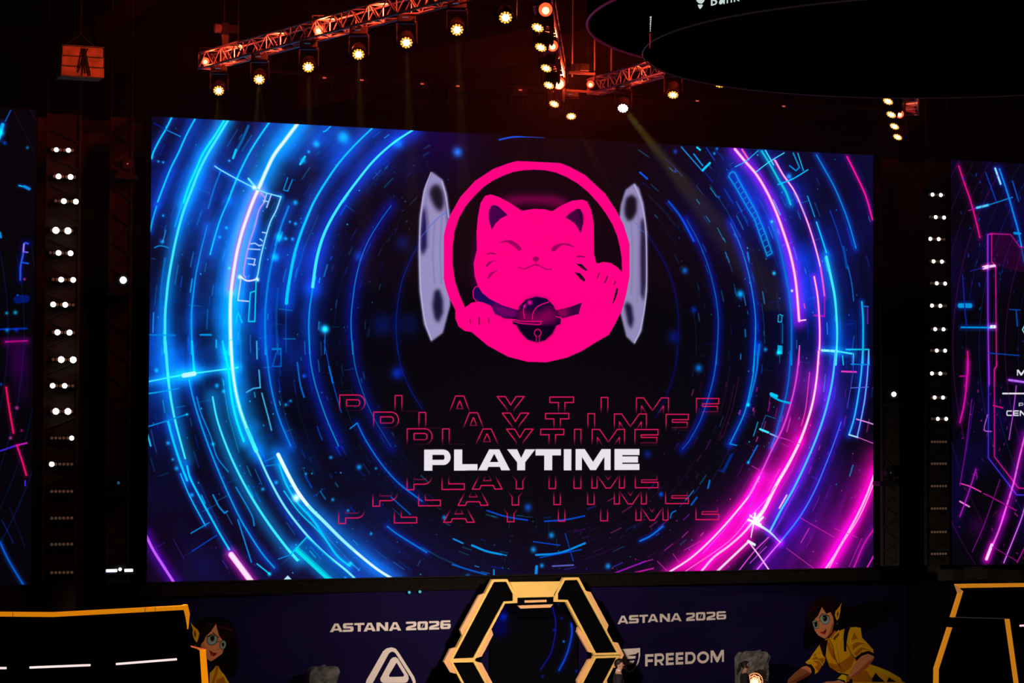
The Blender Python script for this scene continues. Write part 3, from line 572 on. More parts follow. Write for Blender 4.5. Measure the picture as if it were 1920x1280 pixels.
G.fi([(1195, 350), (1205, 295), (1235, 275), (1262, 300), (1262, 370), (1240, 410), (1215, 420), (1198, 390)], (12, 6, 20), .95, 4); G.fi([(1285, 420), (1300, 400), (1312, 520), (1312, 760), (1300, 860), (1285, 820), (1282, 600)], (14, 8, 40), .9, 4)
G.fi([(1160, 470), (1172, 470), (1180, 600), (1178, 690), (1160, 650)], (14, 8, 30), .95, 2); G.fi([(1195, 880), (1210, 860), (1235, 880), (1245, 960), (1232, 1010), (1215, 980)], (14, 8, 40), .9, 4)
G.st([(75, 520), (160, 420), (240, 360)], 6, (60, 110, 220), alpha=.6); G.st([(1255, 430), (1290, 470), (1320, 495)], 5, (60, 110, 220), alpha=.6)
G.fi([(610, 92), (845, 103), (900, 125), (980, 168), (1090, 270), (1150, 360), (1190, 440), (1223, 545), (1223, 720), (1205, 820), (1180, 910), (1140, 990), (1110, 1040), (1050, 1075), (960, 1130), (880, 1165), (770, 1190), (670, 1188), (560, 1160), (450, 1100), (360, 1025),
      (325, 1020), (290, 995), (272, 950), (272, 905), (240, 840), (218, 775), (210, 735), (210, 500), (222, 445), (245, 385), (300, 288), (380, 200), (480, 135), (560, 105)], HOT)
G.fi([(700, 140), (760, 143), (820, 155), (880, 180), (940, 215), (998, 263), (1050, 320), (1095, 380), (1130, 440), (1155, 500), (1170, 560), (1180, 625), (1182, 690), (1150, 800), (960, 925), (700, 960), (540, 950), (488, 920), (470, 885), (445, 865), (400, 857), (360, 865), (326, 890), (295, 820), (270, 740), (258, 650), (259, 560), (268, 480), (292, 405), (330, 338), (380, 280), (430, 232), (480, 198), (535, 172), (590, 152), (645, 143)], (14, 4, 14))
G.fi([(520, 290), (640, 276), (810, 280), (900, 315), (870, 350), (760, 330), (650, 325), (590, 340)], (150, 0, 85), .75, 8); G.fi([(380, 480), (400, 480), (400, 770), (370, 790), (362, 650)], (90, 0, 80), .6, 7)
G.fi([(385, 775), (420, 800), (460, 845), (530, 880), (612, 905), (600, 946), (545, 946), (490, 926), (470, 882), (420, 862), (385, 855), (370, 820), (375, 790)], (30, 6, 84)); G.fi([(470, 860), (530, 885), (610, 905), (600, 946), (540, 940), (490, 920)], (140, 0, 100), .8, 6)
G.st([(388, 858), (372, 835), (370, 800), (385, 778), (408, 776)], 5, HOT)
G.fi([(825, 905), (900, 890), (965, 862), (945, 925), (860, 950), (840, 940)], (60, 4, 60)); G.fi([(825, 905), (895, 892), (880, 940), (840, 940)], (190, 0, 100), .7, 6)
G.fi([(390, 575), (388, 480), (395, 400), (410, 320), (435, 282), (465, 274), (510, 288), (570, 320), (635, 363), (700, 353), (760, 355), (800, 366), (850, 335), (910, 308), (965, 302), (992, 313), (1015, 360), (1028, 430), (1030, 600), (1043, 652), (1080, 642), (1120, 647), (1158, 672),
      (1184, 700), (1190, 850), (1060, 950), (945, 925), (963, 864), (900, 888), (825, 906), (720, 900), (612, 905), (530, 880), (460, 845), (420, 812), (395, 775), (378, 720), (372, 650)], HOT)
G.fi([(455, 400), (458, 360), (470, 337), (485, 332), (510, 342), (557, 387), (520, 405), (490, 435), (471, 466), (460, 430)], (62, 0, 68)); G.fi([(458, 380), (475, 345), (500, 350), (480, 400)], (90, 0, 80), .5, 5)
G.fi([(873, 400), (900, 375), (935, 353), (955, 355), (968, 385), (970, 430), (957, 486), (930, 440), (900, 415)], (70, 0, 60)); G.fi([(940, 355), (966, 385), (966, 440), (950, 400)], (10, 0, 30), .8, 4)
DK = (158, 0, 92)
G.fi([(503, 541), (540, 526), (575, 525), (605, 540), (630, 565), (633, 576), (620, 581), (600, 566), (575, 546), (545, 535)], DK, curve=True); G.fi([(798, 580), (800, 565), (820, 550), (850, 541), (890, 544), (924, 563), (890, 554), (860, 550), (840, 560), (820, 580), (806, 587)], DK, curve=True)
G.fi([(693, 622), (710, 613), (730, 623), (718, 640), (704, 640)], DK, curve=True); G.st([(712, 640), (712, 660)], 5, DK); G.st([(618, 672), (650, 680), (680, 668), (710, 658), (740, 668), (770, 683), (797, 682)], 6, DK)
G.st([(447, 600), (468, 595), (492, 599)], 5, (110, 0, 70)); G.fi([(437, 667), (453, 642), (498, 633), (470, 645), (446, 669)], DK); G.fi([(446, 732), (460, 704), (508, 683), (480, 705), (454, 734)], DK)
G.st([(935, 616), (955, 612), (977, 616)], 5, (70, 0, 60)); G.fi([(930, 652), (962, 655), (992, 686), (985, 692), (960, 675)], (24, 0, 30)); G.fi([(923, 698), (955, 706), (982, 740), (975, 750), (955, 735)], (18, 0, 24))
for a, b_, q in (((353, 955), (353, 975), 5), ((403, 945), (403, 983), 7), ((455, 950), (454, 975), 5), ((1056, 705), (1048, 728), 6), ((1102, 722), (1089, 755), 8), ((1146, 750), (1138, 766), 6)): G.st([a, b_], q, (110, 0, 60))
G.fi([(1160, 785), (1150, 790), (1140, 830), (1129, 876), (1143, 850), (1156, 815)], (14, 2, 14))
G.fi([(608, 938), (622, 885), (660, 846), (715, 832), (770, 842), (808, 880), (830, 932), (849, 945), (849, 980), (822, 990), (800, 1035), (760, 1070), (715, 1080), (665, 1065), (625, 1020), (608, 988), (585, 980), (588, 945)], (22, 2, 44))
G.fi([(608, 938), (622, 890), (700, 930), (790, 880), (830, 932), (835, 960), (760, 990), (610, 965)], (160, 0, 92), .75, 9); G.fi([(640, 870), (715, 836), (780, 855), (740, 890), (660, 900)], (22, 2, 60), .7, 7)
G.fi([(608, 985), (822, 990), (800, 1033), (760, 1068), (715, 1078), (665, 1062), (628, 1020)], (14, 0, 26), .9, 3)
G.st([(592, 956), (640, 966), (741, 966)], 5, HOT); G.st([(741, 966), (735, 983), (690, 982), (625, 976), (592, 965), (592, 956)], 5, HOT); G.st([(692, 955), (697, 920), (722, 885), (782, 860)], 5, HOT); G.st([(650, 952), (644, 905), (655, 872)], 5, HOT); G.bl(678, 864, 13, HOT, 1); G.bl(650, 884, 7, HOT)
G.st([(722+18*math.cos(t), 1030+20*math.sin(t)) for t in np.linspace(1.9, 7.5, 14)], 5, HOT); G.st([(715, 1050), (714, 1075)], 4, HOT); G.st([(729, 1050), (731, 1075)], 4, HOT); G.st([(822, 940), (849, 950), (849, 978)], 5, HOT)

for p in ([(140, 156), (103, 260), (82, 420), (78, 600), (84, 790), (106, 960), (142, 1066)], [(1250, 222), (1288, 320), (1312, 480), (1314, 800), (1285, 1000), (1250, 1082)], [(200, 205), (222, 290), (236, 400)]): G.st(p, 8, (190, 180, 222), alpha=.8)
for p in ([(128, 250), (112, 330), (118, 440), (125, 560)], [(200, 400), (190, 560), (196, 760)], [(160, 420), (150, 600), (160, 760)], [(1230, 430), (1240, 600), (1232, 820)], [(1270, 380), (1272, 600), (1265, 860)]): G.st(p, 12, (128, 118, 176), alpha=.5)

# the word and its echoes
F = lambda x, y: (600+x/2.4615, 710+y/2.4615)
def word(boxes, yt, dy, h, s, b, col, outline=0, fade=None):
    n = len(boxes)
    for ch, (a, e) in zip('PLAYTIME', boxes):
        y = yt+dy*((a+e)/2-boxes[0][0])/(boxes[-1][1]-boxes[0][0]); x0, y0 = F(a, y); x1, y1 = F(e, y+h)
        put_glyph(S, ch, x0, x1, y0, y1, s/2.4615, b/2.4615, col, outline, fade, slope=-0.004)
OUT = (222, 22, 88)
word([(90, 207), (346, 450), (588, 700), (817, 942), (1060, 1170), (1297, 1328), (1460, 1608), (1737, 1840)], 74, 17, 98, 32, 25, OUT, 2.6, 'down')
word([(247, 362), (456, 556), (650, 765), (840, 963), (1040, 1148), (1236, 1267), (1358, 1506), (1597, 1700)], 153, 11, 98, 32, 25, OUT, 2.6, 'down')
word([(402, 517), (565, 668), (706, 835), (860, 983), (1018, 1125), (1174, 1204), (1256, 1405), (1453, 1560)], 230, 4, 98, 32, 25, OUT, 2.6, 'down')
word([(402, 515), (563, 666), (703, 840), (862, 980), (1018, 1126), (1172, 1204), (1255, 1405), (1455, 1560)], 414, -10, 98, 32, 25, OUT, 2.6, 'up')
word([(244, 357), (455, 556), (637, 776), (840, 963), (1040, 1148), (1235, 1265), (1358, 1506), (1595, 1700)], 490, -13, 98, 32, 25, OUT, 2.6, 'up')
word([(86, 205), (343, 446), (570, 712), (817, 942), (1060, 1170), (1295, 1327), (1458, 1606), (1735, 1840)], 570, -19, 98, 32, 25, OUT, 2.6, 'up')
word([(480, 603), (618, 727), (729, 878), (862, 994), (994, 1112), (1125, 1160), (1179, 1341), (1359, 1474)], 326, -3, 98, 40, 29, (232, 226, 234))

# the pictures on the two outer screens
SR = Canvas((9.98, 0, ZB), (1, 0, 0), (0, 0, 1), 8, 9, 100, (7, 4, 12))
rr = Z(SR, 1600, 260, 2.782); r2 = Z(SR, 1600, 680, 2.782)
SR.a += (np.clip(fbm(SR.H, SR.W, 7, 11)-.42, 0, 1)[..., None]*1.1)*np.array([.05, .02, .35], np.float32)
for z, pts, wd, c, g, gs, ga in [
    (rr, [(550, 142), (575, 220), (610, 320), (640, 430), (660, 515)], 9, (250, 10, 140), (130, 0, 90), 12, .6), (rr, [(740, 155), (768, 235)], 13, (150, 225, 245), BL, 8, .5), (rr, [(762, 158), (800, 270), (835, 390), (865, 500), (890, 640)], 11, (0, 140, 225), DB, 14, .6),
    (rr, [(690, 175), (745, 325)], 6, BL, None, 0, 0), (rr, [(600, 375), (640, 362)], 5, (170, 20, 140), None, 0, 0), (rr, [(645, 360), (703, 346)], 14, (80, 205, 245), BL, 8, .5), (rr, [(703, 346), (830, 305)], 6, MID, None, 0, 0), (rr, [(830, 220), (862, 325)], 9, (0, 80, 190), None, 0, 0),
    (rr, [(840, 492), (870, 495)], 16, MID, None, 0, 0), (rr, [(710, 1280), (702, 900), (700, 500), (722, 495), (820, 500), (868, 565), (900, 567)], 5, (225, 20, 150), (120, 0, 90), 6, .5), (rr, [(722, 495), (722, 640), (742, 665), (747, 1185), (737, 1200), (735, 1290)], 5, (235, 20, 140), (120, 0, 90), 6, .5),
    (rr, [(702, 500), (702, 900), (706, 1290)], 7, (120, 60, 230), (50, 0, 150), 8, .5), (rr, [(680, 672), (700, 668)], 22, PKW, PK, 8, .5), (rr, [(703, 667), (738, 662)], 15, PKW, PK, 8, .5), (rr, [(610, 690), (680, 672)], 5, (40, 30, 150), None, 0, 0), (rr, [(555, 870), (610, 870)], 28, (0, 150, 220), BL, 10, .5),
    (rr, [(563, 983), (720, 985)], 9, (0, 150, 225), BL, 10, .5), (rr, [(720, 980), (737, 980)], 20, WH, (200, 60, 220), 10, .6), (rr, [(570, 710), (580, 860), (590, 980)], 8, (20, 30, 150), None, 0, 0), (rr, [(596, 1110), (598, 1200), (588, 1290)], 9, (235, 10, 140), MG, 10, .4), (rr, [(555, 1238), (590, 1238)], 7, (190, 10, 150), None, 0, 0),
    (rr, [(850, 895), (855, 975)], 10, (0, 70, 170), None, 0, 0), (rr, [(815, 890), (870, 893)], 6, (0, 70, 170), None, 0, 0), (rr, [(705, 1118), (865, 1130)], 6, (0, 70, 180), None, 0, 0), (rr, [(812, 1258), (900, 1270)], 13, (190, 110, 245), (90, 0, 170), 10, .6),
    (r2, [(596, 0), (590, 120), (575, 230), (556, 310)], 11, (225, 10, 160), (130, 0, 120), 14, .6), (r2, [(555, 70), (590, 68)], 7, (180, 0, 150), None, 0, 0), (r2, [(706, 0), (704, 495), (852, 688), (900, 690)], 5, (70, 60, 235), (40, 0, 160), 6, .5), (r2, [(748, 0), (746, 20), (736, 35), (736, 490), (862, 653), (900, 655)], 5, (235, 20, 140), (120, 0, 90), 6, .5),
    (r2, [(700, 270), (683, 348), (720, 358)], 6, (190, 90, 235), None, 0, 0), (r2, [(730, 222), (780, 235)], 8, (220, 10, 130), None, 0, 0), (r2, [(850, 120), (835, 250), (812, 400)], 8, (170, 60, 200), None, 0, 0), (r2, [(895, 380), (865, 500), (835, 630), (800, 745), (760, 870), (722, 960), (695, 1025)], 12, (240, 90, 225), (150, 0, 170), 22, .85),
    (r2, [(722, 950), (695, 1022)], 20, (250, 215, 250), MG, 12, .6), (r2, [(556, 628), (610, 645), (665, 672)], 7, (245, 60, 180), None, 0, 0), (r2, [(680, 682), (720, 700), (850, 770)], 6, (190, 10, 150), None, 0, 0), (r2, [(555, 722), (605, 750)], 9, (250, 130, 220), None, 0, 0), (r2, [(640, 555), (600, 680), (556, 800)], 7, (190, 20, 200), (100, 0, 120), 10, .5),
    (r2, [(765, 608), (730, 710), (680, 850), (620, 985)], 6, (120, 10, 130), None, 0, 0), (r2, [(895, 750), (870, 830), (785, 1042)], 8, (210, 110, 235), (110, 0, 140), 10, .5), (r2, [(730, 960), (855, 1035)], 5, (150, 10, 130), None, 0, 0), (r2, [(895, 960), (855, 1040)], 8, (170, 10, 140), None, 0, 0), (r2, [(630, 210), (610, 330), (590, 470)], 6, (50, 10, 120), None, 0, 0),
    (r2, [(618, 190), (585, 460), (556, 640)], 7, (110, 10, 140), None, 0, 0), (r2, [(780, 160), (900, 160)], 10, (235, 230, 235), None, 0, 0)]:
    z.st(pts, wd, c, g, gs, ga, per=1 if len(pts) < 3 or (wd == 5) else 5)
rr.fi([(724, 498), (820, 500), (868, 565), (900, 567), (900, 700), (745, 662), (724, 640)], (60, 0, 50), .55); r2.bl(650, 850, 60, (50, 0, 60), .6); r2.bl(780, 800, 40, (110, 0, 110), .6)
rs = random.Random(2)
for i in range(260):
    x, y = rs.uniform(1800, 2100), rs.uniform(320, 1050); c = (170, 20, 150) if y > 700 else (20, 70, 200)
    SR.stroke(SR.px([(x, y), (x+rs.uniform(-2, 2), y+rs.uniform(0, 6))]), rs.uniform(1.2, 3.4), c, alpha=rs.uniform(.2, .8), per=1)
for i in range(26):  # rings beyond the part of the picture that shows
    r = 130+i*34; SR.stroke([(780-r*math.cos(t), 480+r*math.sin(t)*.95) for t in np.linspace(rs.uniform(-1.3, 0), rs.uniform(0.1, 1.3), 12)], rs.uniform(1, 2.5), rs.choice([(120, 10, 130), (10, 60, 160)]), alpha=.35)
WT = (226, 226, 232)
def small(C, z, txt, x, yt, h, wl, s, b, gap, slope=0.0, col=WT):
    for ch in txt:
        wd = wl*(.42 if ch == 'I' else 1.2 if ch in 'MW' else 1)
        if ch != ' ':
            a = (z.ox+x/z.k, z.oy+(yt+slope*0)/z.k); e = (z.ox+(x+wd)/z.k, z.oy+(yt+h)/z.k)
            put_glyph(C, ch, a[0], e[0], a[1], e[1], s/z.k, b/z.k, col)
        x += wd+gap
small(SR, r2, 'M', 853, 35, 32, 38, 10, 8, 6); small(SR, r2, 'P', 863, 208, 20, 24, 6, 5, 4); small(SR, r2, 'CEN', 798, 248, 29, 30, 8, 7, 5)
rr.st([(893, 975), (882, 995), (893, 1015)], 7, (140, 220, 225), per=1)

SL = Canvas((-18.0, 0, ZB), (1, 0, 0), (0, 0, 1), 7.78, 9, 100, (6, 4, 10))
q1 = Z(SL, 0, 240, 2.783); q2 = Z(SL, 0, 680, 2.783); q0 = Z(SL, 0, 0, 4)
for z, pts, wd, c, g, gs, ga in [
    (q0, [(80, 828), (40, 908)], 8, (10, 80, 200), None, 0, 0), (q0, [(20, 935), (-10, 1040)], 26, (0, 175, 250), (0, 60, 200), 14, .7), (q1, [(100, 300), (150, 312)], 6, CY, BL, 6, .6), (q1, [(128, 305), (152, 318)], 14, (0, 140, 225), None, 0, 0),
    (q1, [(147, 603), (127, 603), (120, 660), (108, 720), (106, 792)], 9, (40, 80, 225), (0, 10, 150), 10, .6), (q1, [(120, 645), (145, 648)], 8, (110, 90, 225), None, 0, 0), (q1, [(125, 605), (122, 640)], 8, (170, 120, 235), None, 0, 0), (q1, [(118, 702), (148, 706)], 8, (20, 80, 220), None, 0, 0), (q1, [(92, 873), (90, 900)], 12, (0, 90, 220), None, 0, 0),
    (q1, [(0, 545), (5, 570)], 10, MID, None, 0, 0), (q1, [(90, 895), (135, 890)], 40, (0, 20, 100), None, 0, 0), (q1, [(0, 1050), (140, 1045)], 9, (0, 40, 160), None, 0, 0), (q1, [(30, 1115), (140, 1110)], 9, (215, 10, 140), (110, 0, 110), 12, .7),
    (q2, [(32, 128), (45, 220), (70, 365)], 9, (245, 10, 90), (130, 0, 60), 8, .5), (q2, [(0, 460), (88, 430)], 8, (70, 30, 220), None, 0, 0), (q2, [(88, 430), (140, 418)], 8, (215, 20, 180), None, 0, 0), (q2, [(88, 430), (115, 510), (137, 585)], 9, (240, 10, 110), (120, 0, 60), 8, .5), (q2, [(0, 935), (45, 1030), (122, 1158)], 8, (0, 95, 210), BL, 8, .5),
    (q2, [(10, 820), (70, 940)], 6, (5, 25, 90), None, 0, 0), (q2, [(50, 750), (130, 960)], 4, (14, 14, 60), None, 0, 0), (q2, [(131, 615), (131, 640)], 8, (70, 30, 220), None, 0, 0)]: z.st(pts, wd, c, g, gs, ga, per=1 if len(pts) < 3 else 5)
q1.fi([(40, 1122), (142, 1118), (142, 1290), (60, 1290)], (46, 0, 66), .85, 8); q2.fi([(60, 0), (140, 0), (140, 200), (90, 200)], (40, 0, 60), .7, 10)
for x, y, r, c, z in [(35, 965, 7, CY, q1), (80, 962, 9, CY, q1), (143, 102, 7, MID, q1), (25, 78, 9, BL, q1), (5, 25, 14, CY, q1), (128, 788, 5, PK, q1), (37, 1055, 9, MID, q1), (85, 1055, 9, DB, q1), (88, 235, 8, PK, q2), (55, 392, 7, PK, q2), (113, 353, 6, MG, q2), (5, 112, 6, BL, q2)]: z.bl(x, y, r, c, .8)
rs = random.Random(8)
for i in range(30):
    r = 120+i*30; SL.stroke([(-80+r*math.cos(t), 470+r*math.sin(t)*.95) for t in np.linspace(rs.uniform(-1.3, 0), rs.uniform(0.1, 1.3), 12)], rs.uniform(1, 2.5), rs.choice([(90, 10, 110), (10, 50, 150), (0, 70, 170)]), alpha=.3)

# ------------------------------------------------------------------ the hall
def struct(name, mb, m, **k): return tag(mb.build(name, m, **k), kind='structure')
struct('floor', MB().box((0, -22, -0.1), (90, 60, 0.2)), mat('stage_floor', (0.012, 0.011, 0.012), 0.5, noise=0.3, nscale=1))
struct('wall_back', MB().box((0, 9.2, 13), (90, 0.4, 30)), mat('hall_wall', (0.006, 0.004, 0.003), 0.9, noise=0.3, nscale=0.6))
struct('ceiling', MB().box((0, -18, 25.2), (90, 56, 0.4)), mat('hall_ceiling', (0.010, 0.006, 0.005), 0.9, noise=0.3, nscale=0.6))
BEAM = mat('roof_beam', (0.045, 0.02, 0.013), 0.8, noise=0.35, nscale=1.2)
def beam(a, b, hgt, y, th=0.6):
    p, q = on_y(*a, y), on_y(*b, y); up = Vector((0, 0, hgt))
    return MB().prism([p, q, q+up, p+up], (0, th, 0))
for i, (a, b, h, y) in enumerate([((560, 205), (1010, 112), 0.75, 4.0), ((1030, 125), (1210, 76), 0.62, 3.0), ((-60, 128), (420, 140), 1.0, 7.5), ((380, 145), (1060, 180), 1.15, 7.5), ((760, 45), (980, -20), 0.8, 3.4), ((1430, 240), (1960, 150), 0.6, 5.0), ((180, 80), (330, -20), 0.5, 3.4), ((1130, 225), (1420, 232), 0.5, 1.6)]):
    struct('trim_%d' % (i+1), beam(a, b, h, y), BEAM if i in (0, 1, 5, 7) else mat('dark_fascia', (0.02, 0.011, 0.007), 0.9, noise=0.3, nscale=1))
# black masking drape with folds behind the screens and towers
mb = MB(); n = 220; xs = [-20+i*42/n for i in range(n+1)]
vs = [(x, 2.3+0.07*math.sin(x*7)+0.03*math.sin(x*17+1), z) for z in (0.0, 12.25) for x in xs]
mb.add(vs, [(i, i+1, n+2+i, n+1+i) for i in range(n)]); dr = mb.build('masking_drape', DRAPE, smooth=True)
tag(dr, 'tall black pleated drape hanging behind the LED screens and lamp towers', 'drape')

# ------------------------------------------------------------------ LED screens
def screen(C, name, label, mname):
    t = empty(name, (C.o.x+C.w/2, 0, C.o.z)); x0, z0 = C.o.x-t.location.x, 0
    m = C.material(mname)
    hb = MB().box((0, 0.27, C.h/2), (C.w+0.06, 0.5, C.h+0.06)); hb.build('cabinet', BLACK, t)
    C2o = C.o; C.o = Vector((x0, 0, 0)); C.plane('display', m, t); C.o = C2o
    return tag(t, label, 'LED screen')
main = screen(S, 'led_screen', 'giant centre LED screen showing a pink cat emblem over neon rings', 'led_picture_centre')
screen(SR, 'led_screen', 'LED screen at the right edge with magenta lines and white words', 'led_picture_right')
screen(SL, 'led_screen', 'LED screen at the left edge, only a dark strip of blue lines showing', 'led_picture_left')
MB().box((0, 0.14, -0.16), (16.3, 0.36, 0.24)).build('lower_rail', mat('rail_black', (.010, .008, .007), .9, noise=.2, spec=0), main)

# ------------------------------------------------------------------ printed stage walls
Wz = 2.80
NAVY = (26, 19, 56)
TX = (252, 236, 226)
Pl = on_y(330, 1200, 0.12); Ph = on_y(1087, 1200, 0.12)
WL = Canvas((Pl.x-1.2, 0.12, 0), (1, 0, 0), (0, 0, 1), Ph.x-Pl.x+1.2, Wz, 150, NAVY)
an = math.radians(9.0)
WR = Canvas((Ph.x, 0.12, 0), (math.cos(an), math.sin(an), 0), (0, 0, 1), 8.72, Wz, 150, NAVY)
for C, sd in ((WL, 4), (WR, 9)): C.a *= (0.9+0.25*fbm(C.H, C.W, 3, sd))[..., None]
# light falling off, darkened into the left banner's outer end
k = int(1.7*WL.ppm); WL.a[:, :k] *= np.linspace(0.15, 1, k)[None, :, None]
def line_text(C, txt, ox, oy, kk, items, h, s, b, slope):
    """items: (left, right, bottom) of each letter in crop pixels"""
    for ch, (a, e, yb) in zip(txt, items):
        x0, x1, y1 = ox+a/kk, ox+e/kk, oy+yb/kk
        put_glyph(C, ch, x0, x1, y1-h/kk, y1, s/kk, b/kk, TX, slope=slope)
line_text(WL, 'ASTANA2026', 540, 1100, 5.647, [(441, 580, 480), (580, 693, 476), (700, 808, 474), (798, 928, 472), (935, 1060, 468), (1066, 1198, 466), (1248, 1358, 460), (1368, 1480, 458), (1492, 1600, 453), (1610, 1722, 447)], 92, 34, 22, -0.03)
line_text(WR, 'ASTANA2026', 1120, 1100, 5.333, [(200, 312, 372), (316, 415, 366), (420, 506, 362), (502, 610, 356), (624, 726, 352), (732, 844, 347), (888, 975, 342), (985, 1080, 337), (1092, 1180, 333), (1190, 1288, 328)], 83, 30, 20, -0.043)
line_text(WR, 'FREEDOM', 1120, 1100, 5.333, [(478, 562, 795), (572, 668, 788), (685, 765, 783), (783, 860, 778), (878, 984, 773), (996, 1118, 768), (1132, 1266, 757)], 122, 31, 28, -0.055)
T = Z(WL, 540, 1100, 5.647)     # triangular emblem
T.fi([(815, 1040), (830, 985), (1005, 680), (1040, 650), (1095, 638), (1140, 652), (1170, 690), (1335, 950), (1352, 1000), (1350, 1060), (1330, 1110), (1270, 1140), (900, 1150), (840, 1130), (815, 1090)], TX,
     holes=[[(890, 1030), (1065, 710), (1085, 690), (1110, 685), (1135, 700), (1300, 960), (1320, 1010), (1310, 1060), (1270, 1095), (930, 1100), (895, 1080)]])
T.fi([(975, 970), (1085, 765), (1110, 745), (1140, 742), (1165, 760), (1272, 935), (1278, 975), (1262, 1005), (1235, 1016), (1010, 1018), (980, 1000)], TX, holes=[[(1068, 935), (1148, 802), (1228, 930), (1222, 948), (1075, 952)]])
T = Z(WR, 1120, 1100, 5.333)    # shield emblem
T.fi([(225, 622), (428, 610), (428, 690), (415, 750), (390, 800), (355, 840), (320, 858), (285, 840), (250, 800), (228, 745), (222, 680)], TX,
     holes=[[(300, 688), (330, 680), (380, 672), (414, 652), (412, 710), (396, 765), (365, 812), (325, 844), (300, 835), (296, 780), (335, 778), (358, 765), (372, 735), (330, 738), (315, 745), (300, 745), (300, 722), (380, 715), (385, 690)]])
HR = (30, 12, 14); YE = (246, 178, 18); YD = (196, 116, 12); YH = (250, 214, 24); SK = (236, 146, 98); SD = (196, 96, 62)
g = Z(WR, 1440, 1100, 6.4)      # printed figure on the right banner
g.fi([(640, 110), (560, 160), (490, 240), (450, 340), (455, 430), (430, 560), (420, 770), (560, 700), (640, 690), (1120, 560), (1300, 470), (1450, 350), (1590, 230), (1400, 160), (1200, 170), (1000, 240), (900, 190), (800, 120)], (16, 8, 12), .9, 2)
g.st([(900, 220), (980, 265), (1080, 250), (1200, 180), (1300, 130)], 5, (60, 18, 20)); g.st([(1380, 340), (1480, 260), (1590, 240)], 5, (60, 18, 20)); g.st([(1240, 470), (1350, 450)], 4, (50, 16, 16))
g.fi([(620, 690), (560, 770), (500, 860), (445, 905), (520, 960), (560, 1050), (600, 1020), (640, 960), (680, 900), (690, 830), (740, 960), (850, 1030), (920, 1040), (1000, 1060), (1020, 1152), (1200, 1152), (1300, 1050), (1420, 1152), (1620, 1152), (1590, 1090), (1450, 1010), (1330, 960), (1230, 930), (1100, 850), (1270, 800), (1262, 750), (1200, 680), (1130, 610), (1112, 490), (1060, 480), (940, 490), (870, 520), (760, 600), (700, 620)], YE)
for p in ([(1000, 1060), (1020, 1152), (1250, 1152), (1290, 1060), (1240, 1090), (1180, 1000)], [(700, 830), (730, 910), (830, 930), (960, 850), (1010, 800), (1040, 860), (1000, 960), (900, 1035), (800, 1000), (740, 960)], [(700, 640), (740, 660), (800, 800), (830, 900), (770, 850), (720, 740)],
          [(560, 790), (600, 860), (680, 850), (660, 930), (600, 1010), (560, 960), (600, 930), (530, 880)], [(1040, 520), (1000, 640), (1080, 620), (1040, 560)], [(1010, 700), (1060, 660), (1180, 680), (1100, 690), (1020, 760)], [(1030, 800), (1120, 720), (1240, 760), (1140, 750), (1060, 830)]): g.fi(p, YD)
for p in ([(470, 890), (600, 880), (660, 940)], [(520, 850), (620, 820), (660, 830)], [(600, 740), (560, 800)], [(1000, 680), (1100, 650), (1190, 680)], [(1010, 800), (1100, 720), (1260, 755)], [(1040, 520), (1000, 600), (980, 690)], [(820, 800), (860, 650), (880, 560)], [(960, 500), (1050, 490), (1110, 500)]): g.st(p, 9, YH)
g.fi([(620, 700), (650, 640), (700, 640), (720, 620), (700, 740), (690, 850), (660, 820), (640, 760)], HR); g.fi([(920, 490), (985, 488), (960, 560), (940, 680), (940, 775), (912, 770), (905, 600)], (20, 14, 40)); g.st([(940, 680), (1000, 800), (1050, 860)], 8, (40, 20, 10)); g.st([(720, 600), (780, 720), (800, 850), (880, 980)], 8, (50, 26, 12)); g.st([(820, 680), (860, 940)], 3, (120, 70, 10))
g.fi([(1250, 1100), (1290, 1030), (1400, 1152), (1250, 1152)], (18, 10, 10)); g.fi([(1420, 1152), (1450, 1085), (1560, 1152)], (18, 10, 10)); g.fi([(1300, 1000), (1230, 940), (1440, 1010), (1560, 1080), (1600, 1130), (1480, 1080)], YH, .7)
g.fi([(445, 945), (450, 925), (520, 930), (560, 985), (565, 1040), (530, 1050), (520, 990), (480, 955)], (24, 14, 16)); g.fi([(1040, 855), (1120, 790), (1210, 765), (1275, 800), (1272, 840), (1200, 800), (1120, 830), (1060, 890)], (24, 14, 16))
g.fi([(240, 1110), (330, 1020), (410, 960), (460, 945), (510, 970), (525, 1020), (500, 1060), (420, 1100), (350, 1140), (230, 1152)], SK); g.fi([(525, 1020), (500, 1060), (350, 1140), (240, 1152), (460, 1040)], SD)
g.fi([(960, 1060), (1010, 980), (1060, 890), (1120, 830), (1200, 800), (1270, 830), (1272, 860), (1200, 960), (1100, 1030), (990, 1110)], SK); g.fi([(1272, 850), (1200, 960), (1100, 1040), (990, 1110), (985, 1085), (1100, 990), (1220, 880)], SD); g.st([(1130, 870), (1170, 840), (1210, 820)], 5, SD)
g.fi([(665, 1152), (700, 1135), (800, 1130), (850, 1115), (930, 1152)], SK); g.fi([(830, 1100), (890, 1045), (980, 1075), (975, 1130), (930, 1152), (920, 1120)], YH); g.fi([(940, 1065), (980, 1075), (972, 1135), (940, 1145)], YD)
g.fi([(740, 600), (800, 520), (860, 560), (780, 640)], SD); g.fi([(755, 620), (800, 560), (850, 510), (865, 570), (790, 675)], YE); g.fi([(780, 620), (800, 595), (850, 545), (852, 575), (800, 640)], (90, 50, 14)); g.st([(795, 610), (815, 620), (825, 585), (845, 580)], 4, YE)
g.fi([(650, 200), (600, 330), (530, 420), (560, 520), (600, 580), (680, 622), (720, 600), (770, 540), (790, 440), (780, 330), (740, 270)], SK); g.fi([(790, 430), (770, 540), (720, 600), (690, 618), (740, 540), (770, 440)], SD)
